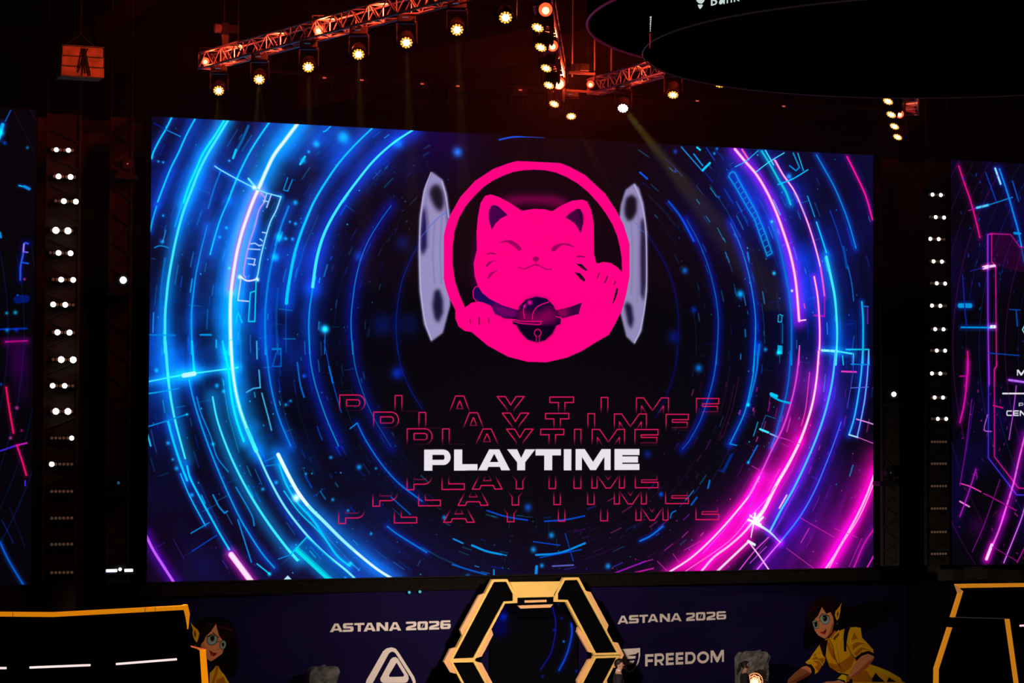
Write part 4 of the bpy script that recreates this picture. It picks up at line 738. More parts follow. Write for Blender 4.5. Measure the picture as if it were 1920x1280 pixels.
g.fi([(650, 235), (600, 345), (520, 430), (500, 480), (470, 430), (455, 340), (500, 230), (560, 160), (640, 120), (730, 110), (820, 180), (860, 300), (840, 420), (800, 470), (790, 380), (750, 300), (700, 320), (665, 270)], HR)
g.st([(500, 290), (560, 250), (620, 235)], 12, (80, 30, 40), alpha=.7); g.st([(680, 200), (740, 210)], 8, (70, 28, 36), alpha=.7); g.st([(480, 300), (500, 260)], 8, (80, 30, 40), alpha=.6)
for c_, rx, ry in (((680, 385), 58, 64), ((572, 450), 34, 52)):
    e = [(c_[0]+rx*math.cos(t)+ry*.18*math.sin(t), c_[1]+ry*math.sin(t)) for t in np.linspace(0, 2*math.pi, 22)[:-1]]
    g.fi(e, (150, 176, 158)); g.st(e+e[:1], 5, (40, 60, 50), per=1); g.st([(c_[0]-rx*.5, c_[1]+ry*.62), (c_[0], c_[1]+ry*.75), (c_[0]+rx*.5, c_[1]+ry*.5)], 4, (190, 214, 196))
g.fi([(658, 350), (698, 347), (710, 385), (688, 412), (664, 398)], (20, 18, 20), curve=True); g.fi([(558, 425), (588, 425), (590, 465), (573, 485), (560, 460)], (24, 20, 20), curve=True); g.bl(672, 372, 8, WH, .8); g.st([(625, 405), (606, 415)], 6, (40, 50, 44)); g.st([(612, 370), (640, 340), (665, 320)], 7, HR); g.st([(660, 345), (700, 340), (735, 350)], 9, HR); g.st([(548, 430), (590, 415)], 7, HR)
g.st([(600, 495), (618, 502)], 5, (200, 70, 50)); g.fi([(620, 540), (660, 540), (700, 500), (700, 530), (680, 570), (650, 560)], (130, 24, 26)); g.fi([(645, 553), (680, 540), (672, 566)], (210, 50, 40))
g.fi([(890, 180), (860, 230), (810, 290), (800, 340), (825, 405), (850, 380), (866, 310), (872, 240)], YE); g.fi([(840, 285), (825, 320), (832, 370), (850, 320)], (120, 60, 16)); g.bl(832, 442, 12, (40, 150, 120), .9)
g.fi([(1010, 1140), (1640, 1140), (1700, 1260), (1560, 1330), (1300, 1300), (1080, 1250)], YE); g.fi([(1180, 1290), (1420, 1310), (1560, 1560), (1650, 1850), (1540, 1880), (1380, 1600)], HR); g.fi([(1060, 1250), (1220, 1290), (1130, 1560), (1000, 1860), (900, 1860), (960, 1560)], HR)
g.fi([(230, 1150), (350, 1138), (300, 1190), (210, 1240), (170, 1230)], SK); g.fi([(650, 1150), (930, 1150), (900, 1190), (740, 1200), (660, 1180)], SK)
g = Z(WL, 330, 1130, 8.533)     # the same figure printed mirrored on the left banner, partly behind the booth
g.fi([(250, 420), (300, 300), (450, 230), (650, 210), (850, 280), (950, 450), (980, 650), (1000, 800), (980, 1050), (900, 1200), (700, 1100), (560, 940), (400, 900), (250, 800)], (18, 9, 12), .95, 3)
g.fi([(640, 330), (560, 450), (450, 560), (390, 690), (480, 780), (500, 900), (560, 935), (620, 900), (740, 810), (790, 660), (760, 520), (700, 400)], SK)
g.fi([(640, 330), (560, 450), (480, 520), (450, 600), (420, 640), (360, 620), (370, 450), (480, 330), (640, 300), (800, 320), (920, 420), (930, 560), (850, 700), (790, 620), (740, 590), (690, 520), (655, 400)], HR)
g.st([(690, 380), (800, 410), (900, 440)], 22, (84, 30, 44), alpha=.7); g.st([(500, 350), (600, 340)], 16, (70, 26, 34), alpha=.6)
for c_, rx, ry in (((580, 585), 84, 88), ((752, 670), 52, 72)):
    e = [(c_[0]+rx*math.cos(t)-ry*.12*math.sin(t), c_[1]+ry*math.sin(t)) for t in np.linspace(0, 2*math.pi, 22)[:-1]]
    g.fi(e, (150, 172, 158)); g.st(e+e[:1], 8, (34, 50, 44), per=1)
g.fi([(545, 545), (598, 535), (615, 570), (590, 610), (556, 598)], (20, 18, 18), curve=True); g.fi([(730, 640), (768, 640), (765, 690), (742, 692)], (20, 18, 18), curve=True); g.st([(665, 620), (705, 612)], 8, (34, 44, 40)); g.st([(590, 470), (640, 520), (680, 550)], 9, HR); g.st([(490, 540), (560, 525), (620, 530)], 12, HR)
g.st([(660, 740), (690, 750)], 8, (190, 70, 50)); g.fi([(530, 755), (600, 800), (665, 800), (610, 850), (560, 840)], (130, 24, 26)); g.fi([(545, 790), (600, 820), (580, 845)], (210, 50, 40)); g.fi([(390, 690), (440, 640), (470, 700), (490, 800), (500, 900), (470, 900), (400, 760)], SD, .5)
g.fi([(225, 300), (280, 370), (350, 430), (375, 490), (355, 580), (330, 640), (285, 570), (262, 480), (270, 430)], YE); g.fi([(295, 430), (325, 490), (310, 560), (285, 500)], (120, 56, 14)); g.bl(310, 680, 14, (40, 150, 120), .9)
g.fi([(530, 1300), (540, 1120), (600, 1060), (640, 1000), (680, 1010), (720, 1100), (770, 1140), (860, 1300)], YE); g.fi([(640, 1000), (680, 1020), (670, 1100), (600, 1300), (560, 1300), (620, 1120)], YD); g.st([(690, 1060), (740, 1130), (850, 1290)], 14, YH); g.fi([(650, 1230), (760, 1180), (800, 1300), (640, 1300)], YD)
g.fi([(530, 1290), (860, 1290), (980, 1500), (900, 1750), (480, 1750)], YE); g.fi([(500, 1740), (890, 1740), (980, 2200), (460, 2200)], HR)
WL.a = np.clip(WL.a, 0, 1)
def wall(C, name):
    t = MB(); p = C.o; q = C.o+C.U*C.w; d = Vector((0, .10, 0)) + Vector((0, 0.01, 0))
    t.prism([p+d*.2, q+d*.2, q+d*.2+Vector((0, 0, C.h)), p+d*.2+Vector((0, 0, C.h))], (0, .3, 0))
    o = struct(name, t, MATTE); s_ = C.plane(name+'_print', C.material(name+'_print', False), o); return o
wall(WL, 'wall_left').name = 'wall_left'; wall(WR, 'wall_right')
q = on_y(1698, 1190, 1.75); MB_ = MB().box((q.x+1.1, 1.75, 1.3), (2.2, 0.2, 2.6)); struct('wall_side', MB_, mat('side_panel', (0.006, 0.005, 0.004), 0.8, noise=0.2))

a, b = on_y(920, 1200, 0.06), on_y(1083, 1200, 0.06)
SD_ = Canvas((a.x, 0.06, 0.02), (1, 0, 0), (0, 0, 1), b.x-a.x, 2.66, 130, (4, 3, 6)); d_ = Z(SD_, 800, 1060, 4.571)
d_.fi([(570, 400), (680, 330), (690, 600), (560, 610)], (0, 0, 90), .8, 10); d_.st([(1080, 360), (1105, 480), (1100, 600), (1060, 760), (975, 890)], 9, (18, 18, 140), (0, 0, 90), 12, .4)
d_.st([(1240, 500), (1245, 580), (1220, 700), (1180, 810), (1135, 895)], 18, (10, 60, 185), (0, 20, 130), 16, .6); 
for x, y, r in ((1155, 452, 12), (1092, 553, 12), (1130, 335, 9), (995, 950, 12), (660, 440, 30), (1285, 905, 16)): d_.bl(x, y, r, (0, 30, 160), .8)
d_.bl(1175, 652, 11, (0, 110, 230))
t = empty('doorway_led_screen', (a.x, 0, 0)); MB().box(((b.x-a.x)/2, 0.09, 1.35), (b.x-a.x+.04, 0.05, 2.70)).build('cabinet', MATTE, t)
o_ = SD_.o; SD_.o = Vector((0, 0.06, 0.02)); SD_.plane('display', SD_.material('led_picture_doorway'), t); SD_.o = o_
tag(t, 'narrow dark LED screen with blue arcs seen through the yellow hexagonal portal', 'LED screen')

# ------------------------------------------------------------------ hexagonal portal
YP = -2.0
pz = lambda x, y, dy=0.0: on_y(800+x/4.571, 1060+y/4.571, YP) + Vector((0, dy, 0))
zc = (pz(205, 812).z+pz(412, 806).z+pz(1650, 768).z+pz(1440, 776).z)/4
base = pz(925, 800); org = Vector((base.x, YP, 0))
pt = empty('hexagonal_portal', org)
tag(pt, 'large black hexagonal portal with yellow edges standing in front of the centre wall', 'portal')
def mir(v): return Vector((v.x, v.y, 2*zc-v.z))
def ringmesh(O, I, y0, dep):
    n = len(O); e = Vector((0, dep, 0)); yo = Vector((0, y0, 0)); m = MB()
    P = [p+yo for p in O]+[p+yo for p in I]+[p+yo+e for p in O]+[p+yo+e for p in I]; fs = []
    for i in range(n):
        j = (i+1) % n; fs += [(i, j, n+j, n+i), (2*n+i, 3*n+i, 3*n+j, 2*n+j), (i, 2*n+i, 2*n+j, j), (n+i, n+j, 3*n+j, 3*n+i)]
    return m.add(P, fs)
LO = [(562, 118), (692, 116), (778, 268), (778, 320), (672, 325), (415, 808), (198, 816)]; LI = [(577, 140), (683, 138), (740, 245), (740, 303), (662, 307), (400, 790), (228, 798)]
RO = [(1304, 101), (1175, 103), (1090, 250), (1088, 310), (1197, 312), (1440, 776), (1658, 768)]; RI = [(1291, 122), (1187, 125), (1125, 240), (1125, 292), (1210, 293), (1452, 750), (1630, 744)]
for O, I in ((LO, LI), (RO, RI)):
    for f in (lambda v: v, mir):
        o3 = [f(pz(*p)-org*1) if False else f(pz(*p))-org for p in O]; i3 = [f(pz(*p))-org for p in I]
        ringmesh(o3, i3, 0, 0.10).build('edge_trim', GOLD, pt); MB().prism([v+Vector((0, 0.03, 0)) for v in [(a_*0.5+b_*0.5) for a_, b_ in zip(o3, i3)]], (0, 0.32, 0)).build('arm', MATTE, pt)
def plate(name, pts, m, y0=0.0, dep=0.08, mirror=False):
    for f in ((lambda v: v, mir) if mirror else (lambda v: v,)):
        MB().prism([f(pz(*p))-org+Vector((0, y0, 0)) for p in pts], (0, dep, 0)).build(name, m, pt)
plate('header_plate', [(712, 141), (1152, 135), (1090, 268), (780, 275)], GOLD, 0.0)
plate('header_block', [(780, 275), (1089, 268), (1089, 320), (780, 325)], MATTE, 0.02)
plate('light_bar', [(840, 298), (1028, 292), (1028, 312), (840, 318)], PEACH, 0.0, 0.03)
plate('header_lip', [(783, 343), (1084, 332), (1062, 359), (806, 368)], PEACH, 0.0)
for p in ([(505, 236), (452, 256), (291, 552), (308, 602), (330, 560)], [(1360, 214), (1410, 228), (1562, 512), (1548, 556), (1530, 520)], [(560, 548), (574, 592), (476, 778), (425, 795), (440, 760)], [(1303, 528), (1293, 570), (1390, 742), (1440, 752), (1425, 715)]):
    plate('side_fin', p, PEACH, 0.02, 0.08, True)
for p, q_ in (([(258, 700), (205, 716), (150, 826)], [(205, 812), (228, 760)]), ([(1598, 655), (1643, 662), (1694, 766)], [(1655, 768), (1622, 700)])):
    A_ = [pz(*v) for v in p]; Bq = [pz(*v) for v in q_]
    up = A_+Bq; lowr = [mir(v) for v in A_[:2]][::-1]
    MB().prism([v-org+Vector((0, 0.02, 0)) for v in A_ + lowr + [mir(Bq[1]), mir(Bq[0]), Bq[0], Bq[1]][0:1] + [Bq[0], Bq[1]]], (0, 0.08, 0)).build('corner_fin', PEACH, pt)
MB().box((0, 0.2, max(0.02, (2*zc-pz(600, 116).z)/2)), (2.4, 0.6, max(0.04, 2*zc-pz(600, 116).z+0.04))).build('plinth', BLACK, pt)

# ------------------------------------------------------------------ players' booths
def bar3(mb, P, thick, dep):
    """a bar along P (3-D points) of height thick, going back dep"""
    for p, q in zip(P[:-1], P[1:]):
        d = (q-p).normalized(); back = Vector((-d.y, d.x, 0)).normalized()*dep if abs(d.z) < .9 else Vector((0, dep, 0)); up = Vector((0, 0, -thick))
        mb.prism([p, q, q+up, p+up], back)
    return mb
def booth_left():
    zt = 2.90; ft = [on_z(x, y, zt) for x, y in ((-140, 1146), (100, 1148), (346, 1135))]
    n2 = (ft[2]-ft[1]).normalized(); bk = Vector((-n2.y, n2.x, 0)); org = Vector((ft[1].x, ft[1].y, 0)); L = lambda v: v-org
    t = empty('player_booth', org); tag(t, 'black player booth with an orange edge at the lower left corner', 'booth')
    e = [L(v) for v in ft]; bar3(MB(), e, 0.075, 0.10).build('top_edge', ORANGE_D, t)
    P = lambda x, y: on_plane(x, y, ft[2], bk)   # plane of the end facet
    m = MB()
    m.prism([L(P(*v)) for v in ((344, 1135), (352, 1133), (356, 1150), (353, 1179), (350, 1160), (346, 1142))], bk*0.10); m.build('corner_edge', ORANGE_D, t)
    MB().prism([L(P(*v)) for v in ((359, 1210), (388, 1217), (384, 1220), (360, 1213))], bk*0.05).build('ledge', mat('orange_ledge', (.75, .2, .06), .6, noise=.05, emit=(1, .19, .05), estr=.55), t)
    m = MB(); v0, v1 = [P(*v) for v in ((376, 1217), (386, 1217))]; w0, w1 = [P(*v) for v in ((380, 1281), (391, 1281))]
    s0 = v0+(w0-v0)*(v0.z/(v0.z-w0.z)); s1 = v1+(w1-v1)*(v1.z/(v1.z-w1.z))
    m.prism([L(v0), L(v1), L(s1), L(s0)], bk*0.10); m.build('side_edge', ORANGE, t)
    b_ = Vector((0, 0.03, 0)); lift = Vector((0, 0, -0.04))
    c = [P(354, 1150), P(352, 1180), P(359, 1211), P(376, 1219)]; c = [v+bk*0.03 for v in c]; bot = s0+bk*0.03
    MB().prism([L(ft[1]+lift+bk*.03), L(ft[2]+lift+bk*.03)]+[L(v) for v in c]+[L(bot), Vector((0, 0, 0))+bk*.03], bk*0.3).build('front_panel', MATTE, t)
    n1 = (ft[1]-ft[0]).normalized(); bk1 = Vector((-n1.y, n1.x, 0))
    MB().prism([L(ft[0]+lift+bk1*.03), L(ft[1]+lift+bk1*.03), Vector((0, 0, 0))+bk1*.03, L(Vector((ft[0].x, ft[0].y, 0)))+bk1*.03], bk1*0.3).build('front_panel', MATTE, t)
    for (a_, b2, ft_a, bkk) in (((-60, 1252.5), (12, 1252), ft[0], bk1), ((56, 1251), (169, 1246.5), ft[1], bk), ((218, 1244.5), (331, 1235.5), ft[1], bk)):
        p = on_plane(*a_, ft_a-bkk*0.02, bkk); q = on_plane(*b2, ft_a-bkk*0.02, bkk); MB().tube(L(p), L(q), 0.019, 8).build('led_strip', E_BAR, t)
    for x in (24, 272, 291):
        p = on_plane(x, 1149-(x-100)*0.054 if x > 100 else 1148, ft[1] if x > 100 else ft[0], bk if x > 100 else bk1); bb = bk if x > 100 else bk1
        MB().box(L(p)+Vector((0, 0, -0.035))-bb*0.001, (0.008, 0.008, 0.08)).build('joint', BLACK, t)
booth_left()
def booth_right():
    zt = 2.90; a_ = on_z(1797, 1099, zt); c = on_z(1925, 1097, zt)
    n2 = (c-a_).normalized(); bk = Vector((-n2.y, n2.x, 0)); org = Vector((a_.x, a_.y, 0)); L = lambda v: v-org; P = lambda x, y: L(on_plane(x, y, a_, bk))
    t = empty('player_booth', org); tag(t, 'black player booth with amber edges at the lower right corner', 'booth')
    O2 = mat('amber_light_edge', (0.80, 0.30, 0.01), 0.6, noise=0.06, nscale=2, emit=(1, .34, .015), estr=.50); far = 2.2
    e = L(c)+(c-a_).normalized()*far
    MB().prism([P(1793, 1095), e+Vector((0, 0, .04)), e+Vector((0, 0, -.03)), P(1799, 1102)], bk*.1).build('top_edge', O2, t)
    MB().prism([P(1793, 1096), P(1799, 1102), P(1806, 1108), P(1799, 1112)], bk*.1).build('corner_edge', mat('tan_edge', (.6, .3, .1), .6, noise=.05, emit=(1, .42, .12), estr=.33), t)
    MB().prism([P(1799, 1111), P(1806, 1108), P(1791, 1157), P(1784.5, 1157)], bk*.1).build('upper_side_edge', O2, t)
    b0, b1, b2, b3 = P(1779, 1176), P(1785.5, 1176), P(1760.5, 1254), P(1754, 1253)
    MB().prism([b0, b1, b2, P(1760, 1284), P(1753.5, 1284), b3], bk*.1).build('lower_side_edge', O2, t)
    v0, v1, w0, w1 = P(1886, 1160), P(1893, 1160), P(1903, 1281), P(1910, 1281); s0 = v0+(w0-v0)*(v0.z/(v0.z-w0.z)); s1 = v1+(w1-v1)*(v1.z/(v1.z-w1.z))
    MB().prism([v0, v1, s1, s0], bk*.1-n2*0).build('inner_edge', O2, t)
    MB().prism([P(1786, 1156), P(1890, 1159), P(1890, 1160.2), P(1786, 1157.3)], bk*.02).build('ledge', mat('dull_ledge', (.12, .08, .07), .6, noise=.1, emit=(1, .7, .6), estr=.03), t)
    g0 = bk*.03
    MB().prism([P(1800, 1100)+g0, e+g0, Vector((e.x, e.y, 0))+g0, s0+g0, P(1890, 1160)+g0, P(1789, 1158)+g0, P(1804, 1110)+g0], bk*.3).build('front_panel', MATTE, t)
    k0 = P(1758, 1284); MB().prism([P(1783, 1158)+g0*2, P(1890, 1160)+g0*2, s0+g0*2, Vector((k0.x, k0.y, 0))+g0*2, k0+g0*2, P(1758, 1253)+g0*2, P(1782, 1178)+g0*2], bk*.25).build('side_panel', MATTE, t)
    p, q = P(1911, 1172.5)-bk*.03, P(1935, 1171.5)-bk*.03; MB().tube(p, q, .02, 8).build('led_strip', mat('pink_white_strip', (.8, .6, .7), .4, emit=(1, .5, .75), estr=1.0), t)
booth_right()

# ------------------------------------------------------------------ rocks, ornament, people
from mathutils import noise as mnoise
def rock(cpx, wdt, ztop, y, label, seed, chips):
    p = on_y(cpx, 1250, y); nx, nz, ny = 26, 46, 6; t = MB(); D3 = {}
    def P(i, k, j):   # superellipse slab, i across, k up, j depth
        u, v = i/nx*2-1, k/nz; s_ = 1-0.05*v-0.30*max(0, (v-.90)/.10)**2.2
        x = u*wdt/2*s_; z = v*ztop; yy = (j/ny-.5)*0.42*(1-.3*abs(u)**3)
        nz_ = mnoise.noise(Vector((x*5+seed, z*5, yy*5)))*.045+mnoise.noise(Vector((x*14, z*14+seed, yy*14)))*.022
        return Vector((x+nz_*(1 if u > 0 else -1)*(abs(u)), yy-nz_*1.4, z+nz_*1.2*v))
    idx = {}
    def V(i, k, j):
        if (i, k, j) not in idx: idx[(i, k, j)] = len(t.v); t.v.append(tuple(P(i, k, j)))
        return idx[(i, k, j)]
    def Q(a_, b_, c_, d_): t.f.append((V(*a_), V(*b_), V(*c_), V(*d_))); t.m.append(0)
    for i in range(nx):
        for k in range(nz):
            Q((i, k, 0), (i+1, k, 0), (i+1, k+1, 0), (i, k+1, 0)); Q((i, k, ny), (i, k+1, ny), (i+1, k+1, ny), (i+1, k, ny))
    for j in range(ny):
        for k in range(nz):
            Q((0, k, j), (0, k+1, j), (0, k+1, j+1), (0, k, j+1)); Q((nx, k, j), (nx, k, j+1), (nx, k+1, j+1), (nx, k+1, j))
        for i in range(nx):
            Q((i, nz, j), (i+1, nz, j), (i+1, nz, j+1), (i, nz, j+1)); Q((i, 0, j), (i, 0, j+1), (i+1, 0, j+1), (i+1, 0, j))
    o = t.build('standing_stone', ROCK); o.location = (p.x, p.y, 0); tag(o, label, 'stone')
rock(604, 0.60, on_y(604, 1250, -.9).z, -0.9, 'rough grey standing stone before the left wall, below the left city name', 3, 0)
rock(1410, 0.68, on_y(1410, 1222, -.9).z, -0.9, 'rough grey standing stone on the right, behind the woman and glowing ornament', 11, 0)

oc = on_y(1415, 1278.5, -1.5); t = empty('glowing_ornament', (oc.x, oc.y, 0)); tag(t, 'round glowing orange ornament with dotted rings on a stand before the right stone', 'ornament')
Rr = 0.19; KO = .667
def ringp(r0, r1, lobes=0, amp=0.0, n=64, y=0.0, dep=0.03):
    O = [Vector((math.cos(a_)*(r1+amp*math.cos(lobes*a_)), y, oc.z+math.sin(a_)*(r1+amp*math.cos(lobes*a_)))) for a_ in [2*math.pi*i/n for i in range(n)]]
    I = [Vector((math.cos(a_)*(r0+amp*math.cos(lobes*a_)), y, oc.z+math.sin(a_)*(r0+amp*math.cos(lobes*a_)))) for a_ in [2*math.pi*i/n for i in range(n)]]
    return ringmesh(O, I, 0, dep)
m = MB()
for i in range(30):
    a_ = 2*math.pi*i/30; c = Vector((math.cos(a_)*Rr*.97, 0, oc.z+math.sin(a_)*Rr*.97)); m.lathe([(.004, -.012), (.013, -.006), (.013, .006), (.004, .012)], c, (0, 1, 0), 8)
m.build('outer_stud', E_ORN, t)
ringp(.123, .145, 8, .011).build('outer_ring', E_ORN, t); m = MB()
for i in range(22):
    a_ = 2*math.pi*i/22; c = Vector((math.cos(a_)*.102, 0, oc.z+math.sin(a_)*.102)); m.lathe([(.004, -.012), (.008, -.006), (.008, .006), (.004, .012)], c, (0, 1, 0), 8)
m.build('inner_stud', E_ORN, t); ringp(.076, .088, 8, .004).build('inner_ring', E_ORNW, t)
MB().lathe([(.02, -.03), (.056, -.015), (.061, .01), (.045, .02)], (0, 0, oc.z), (0, 1, 0), 28).build('glowing_disc', E_ORNW, t)
MB().lathe([(.10, .02), (.10, .05)], (0, 0, oc.z), (0, 1, 0), 28).lathe([(.20, 0), (.20, .03), (.04, .06), (.03, oc.z-.25), (.03, oc.z-.1)], (0, .05, 0), (0, 0, 1), 20).build('stand', BLACKM, t)

def skin(name, V, E, R, m, parent, sub=2):
    me = bpy.data.meshes.new(name); me.from_pydata([tuple(v) for v in V], E, []); o = bpy.data.objects.new(name, me); sc.collection.objects.link(o); o.parent = parent
    md = o.modifiers.new('skin', 'SKIN'); md.use_smooth_shade = True
    if not me.skin_vertices: return o
    for i, r in enumerate(R): me.skin_vertices[0].data[i].radius = r if isinstance(r, tuple) else (r, r)
    me.skin_vertices[0].data[0].use_root = True
    s_ = o.modifiers.new('sub', 'SUBSURF'); s_.levels = sub; s_.render_levels = sub; me.materials.append(m); return o
def person(px, py, y, H, rz, label, woman):
    """feet on the floor; (px, py) is the top of the head"""
    top = on_y(px, py, y); H = top.z; k = H/1.72
    t = empty('person', (top.x, y, 0), rz); tag(t, label, 'person'); V = []; E_ = []; R = []
    def a(x, y_, z, r, par=None):
        V.append(Vector((x, y_, z))*k); R.append((r[0]*k, r[1]*k) if isinstance(r, tuple) else r*k)
        if par is not None: E_.append((par, len(V)-1))
        return len(V)-1
    sh = .165 if woman else .195
    pel = a(0, 0, .94, .125); wa = a(.0, 0, 1.09, .112, pel); ch = a(.0, 0, 1.28, .13, wa); nb = a(-.01, 0, 1.425, .085, ch); nk = a(.0, 0, 1.49, .056, nb)
    jw = a(.035, 0, 1.55, .068, nk); hd = a(.015, 0, 1.625, .097, jw); a(.005, 0, 1.675, .068, hd)
    for s_ in (1, -1):
        s0 = a(-.01, s_*sh*.72, 1.405, .07, ch); s1 = a(-.01, s_*sh, 1.37, .062, s0); el = a(-.02, s_*(sh+.05), 1.08, .038, s1); wr = a(.10, s_*(sh+.0), .88, .026, el); pm = a(.15, s_*(sh-.01), .83, .03, wr)
        for f, (dy, L) in enumerate(((-.028, .07), (-.010, .085), (.010, .08), (.026, .065))):
            f1 = a(.15+L*.35, s_*(sh-.01)+dy, .80, .0095, pm); a(.15+L*.75, s_*(sh-.01)+dy*.9, .785-.01*f, .008, f1)
        th = a(.16, s_*(sh-.01)-s_*.035, .84, .011, pm); a(.19, s_*(sh-.01)-s_*.045, .825, .0095, th)
        hp = a(0, s_*.09, .88, .085, pel); kn = a(.01, s_*.10, .50, .055, hp); an_ = a(-.01, s_*.10, .09, .038, kn); a(.10, s_*.11, .035, .034, an_)
    skin('body', V, E_, R, SKIN, t)
    # jacket and trousers follow the same joints a little outside the skin
    def sub(idx, grow, name, m):
        mp = {i: n_ for n_, i in enumerate(idx)}; skin(name, [V[i] for i in idx], [(mp[p], mp[q]) for p, q in E_ if p in mp and q in mp], [tuple(c+grow*k for c in R[i]) if isinstance(R[i], tuple) else R[i]+grow*k for i in idx], m, t)
    nA = 8; per = 19
    sub([2, 1, 0, 3]+[8+per*j+q for j in (0, 1) for q in (0, 1, 2, 3)], .026, 'jacket', CLOTH)
    sub([0, 1]+[8+per*j+q for j in (0, 1) for q in (15, 16, 17)], .018, 'trousers', CLOTH)
    for j in (0, 1):
        a3 = V[8+per*j+17]; m = MB(); m.lathe([(.02*k, -.13*k), (.045*k, -.10*k), (.05*k, .0), (.045*k, .10*k), (.02*k, .15*k)], a3+Vector((.05*k, 0, -.045*k)), (1, 0, 0), 14); m.build('shoe', BLACKM, t, smooth=True)
    hc = Vector((.015, 0, 1.635))*k; m = MB(); n1, n2 = 16, 10; vs = []
    for j in range(n2+1):     # hair cap: a shell over the crown and the back of the head
        for i in range(n1):
            az = 2*math.pi*i/n1; lim = 0.62 if math.cos(az) > .35 else (1.15 if woman else 1.05) if abs(math.sin(az)) > .75 else 1.95
            pol_ = j/n2*lim*math.pi/2; r = .108*k
            vs.append(hc+Vector((math.sin(pol_)*math.cos(az)*r*1.04, math.sin(pol_)*math.sin(az)*r*.88, math.cos(pol_)*r*1.02)))
    m.add(vs, [(j*n1+i, j*n1+(i+1) % n1, (j+1)*n1+(i+1) % n1, (j+1)*n1+i) for j in range(n2) for i in range(n1)])
    if woman: m.lathe([(.012*k, 0), (.035*k, .03*k), (.045*k, .10*k), (.035*k, .22*k), (.008*k, .33*k)], Vector((-.10, 0, 1.70))*k, (-.35, 0, -1), 12)
    m.build('hair', HAIR, t, smooth=True)
    m = MB().lathe([(.004*k, -.012*k), (.014*k, 0), (.011*k, .018*k), (.004*k, .026*k)], Vector((.105, 0, 1.598))*k, (-.35, 0, 1), 10); m.build('nose', SKIN, t, smooth=True)
    for s_ in (1, -1):
        MB().lathe([(.002*k, -.006*k), (.009*k, 0), (.002*k, .006*k)], Vector((.096, s_*.032, 1.632))*k, (1, 0, 0), 10).build('eye', HAIR, t, smooth=True)
        MB().lathe([(.012*k, -.008*k), (.022*k, 0), (.014*k, .010*k)], Vector((.01, s_*.083, 1.60))*k, (0, s_, 0), 10).build('ear', SKIN, t, smooth=True)
    MB().tube(Vector((.098, -.022, 1.553))*k, Vector((.098, .022, 1.553))*k, .005*k, 6).build('mouth', mat('lips', (.4, .12, .1), .6, noise=.1), t)
    if woman:
        h = MB()
        for s_ in (1, -1): h.lathe([(.02*k, 0), (.036*k, .008*k), (.036*k, .03*k), (.02*k, .038*k)], Vector((.01, s_*.088, 1.605))*k, (0, s_, 0), 14)
        arc_ = [Vector((.01, math.sin(q)*.112, 1.615+math.cos(q)*.118))*k for q in np.linspace(-1.5, 1.5, 12)]
        for p, q in zip(arc_[:-1], arc_[1:]): h.tube(p, q, .009*k, 6)
        h.build('headset', BLACKM, t)
    else: MB().lathe([(.062*k, 0), (.064*k, .018*k), (.054*k, .03*k)], Vector((.0, 0, 1.485))*k, (.1, 0, 1), 16).build('shirt_collar', SHIRT, t, smooth=True)
person(1160, 1236, -2.9, 0, -0.35, 'person with short dark hair in a black suit facing right beside the yellow portal', False)
person(1397, 1240, -1.9, 0, -0.35, 'person with a dark ponytail and headset in black, facing the glowing ornament', True)

# ------------------------------------------------------------------ flown truss
def truss(p, q, label, w_=0.29, group=None, tm=ALU):
    p, q = Vector(p), Vector(q); d = (q-p); L = d.length; d.normalize(); sd = Vector((d.y, -d.x, 0)).normalized(); up = Vector((0, 0, 1))
    t = empty('lighting_truss', p); tag(t, label, 'truss', group); c4 = [(-1, -1), (1, -1), (1, 1), (-1, 1)]; h = w_/2
    for a_, b_ in c4: MB().tube(sd*a_*h+up*b_*h, sd*a_*h+up*b_*h+d*L, 0.024, 8).build('chord', tm, t)
    n = max(2, int(L/0.29)); m = MB()
    for i in range(n):
        for k in range(4):
            a_, b_ = c4[k], c4[(k+1) % 4]; u = lambda c, s_: sd*c[0]*h+up*c[1]*h+d*L*s_/n
            m.tube(u(a_, i), u(b_, i+1), .012, 5) if (i+k) % 2 else m.tube(u(b_, i), u(a_, i+1), .012, 5)
            if i % 3 == 0: m.tube(u(a_, i), u(b_, i), .012, 5)
    m.build('lattice', tm, t)
    for s_ in (.12, .88): MB().tube(d*L*s_+up*h, (d*L*s_).xy.to_3d()+Vector((0, 0, 24.99-p.z)), .008, 5).build('suspension_wire', BLACKM, t)
    TR.append((p, q)); return t
TR = []
PA = [(410, 170), (486, 149), (578, 126), (672, 102), (762, 80), (857, 56), (948, 33)]
PB = [(1008, 52), (1014, 89), (1024, 128), (1029, 160), (1039, 195)]
PC = [(1071, 218), (1168, 203), (1262, 178), (1350, 157)]
PD = [(1665, 190), (1671, 215), (1677, 237), (1683, 257)]
W3 = lambda L_: [on_z(x, y, ZLENS) for x, y in L_]
A3, B3, C3, D3_ = W3(PA), W3(PB), W3(PC), W3(PD)
up = Vector((0, 0, ZTR-ZLENS)); ext = lambda a_, b_, s_: b_+(b_-a_).normalized()*s_
truss(ext(A3[-1], A3[0], .55)+up, ext(A3[0], A3[-1], .9)+up, 'red-lit lighting truss sloping up to the right at upper left, seven lamps below')
dB = (B3[-1]-B3[0]).normalized(); sB = Vector((dB.y, -dB.x, 0))*0.06
truss(B3[-1]+up+sB+dB*.2, B3[0]+up+sB-dB*2.6, 'steep red-lit truss above the cat emblem carrying three red floodlights', tm=mat('black_truss_tube', (.07, .06, .06), .35, .3, noise=.1))
tC = truss(C3[0]+up+Vector((.5, 0, 0)), ext(C3[0], C3[-1], .5)+up, 'short red-lit truss running from the brightest red floodlight behind the round scoreboard')
MB().tube((-.62, 0, -.10), (.25, 0, -.10), .025, 8).build('outrigger_pipe', ALU, tC)
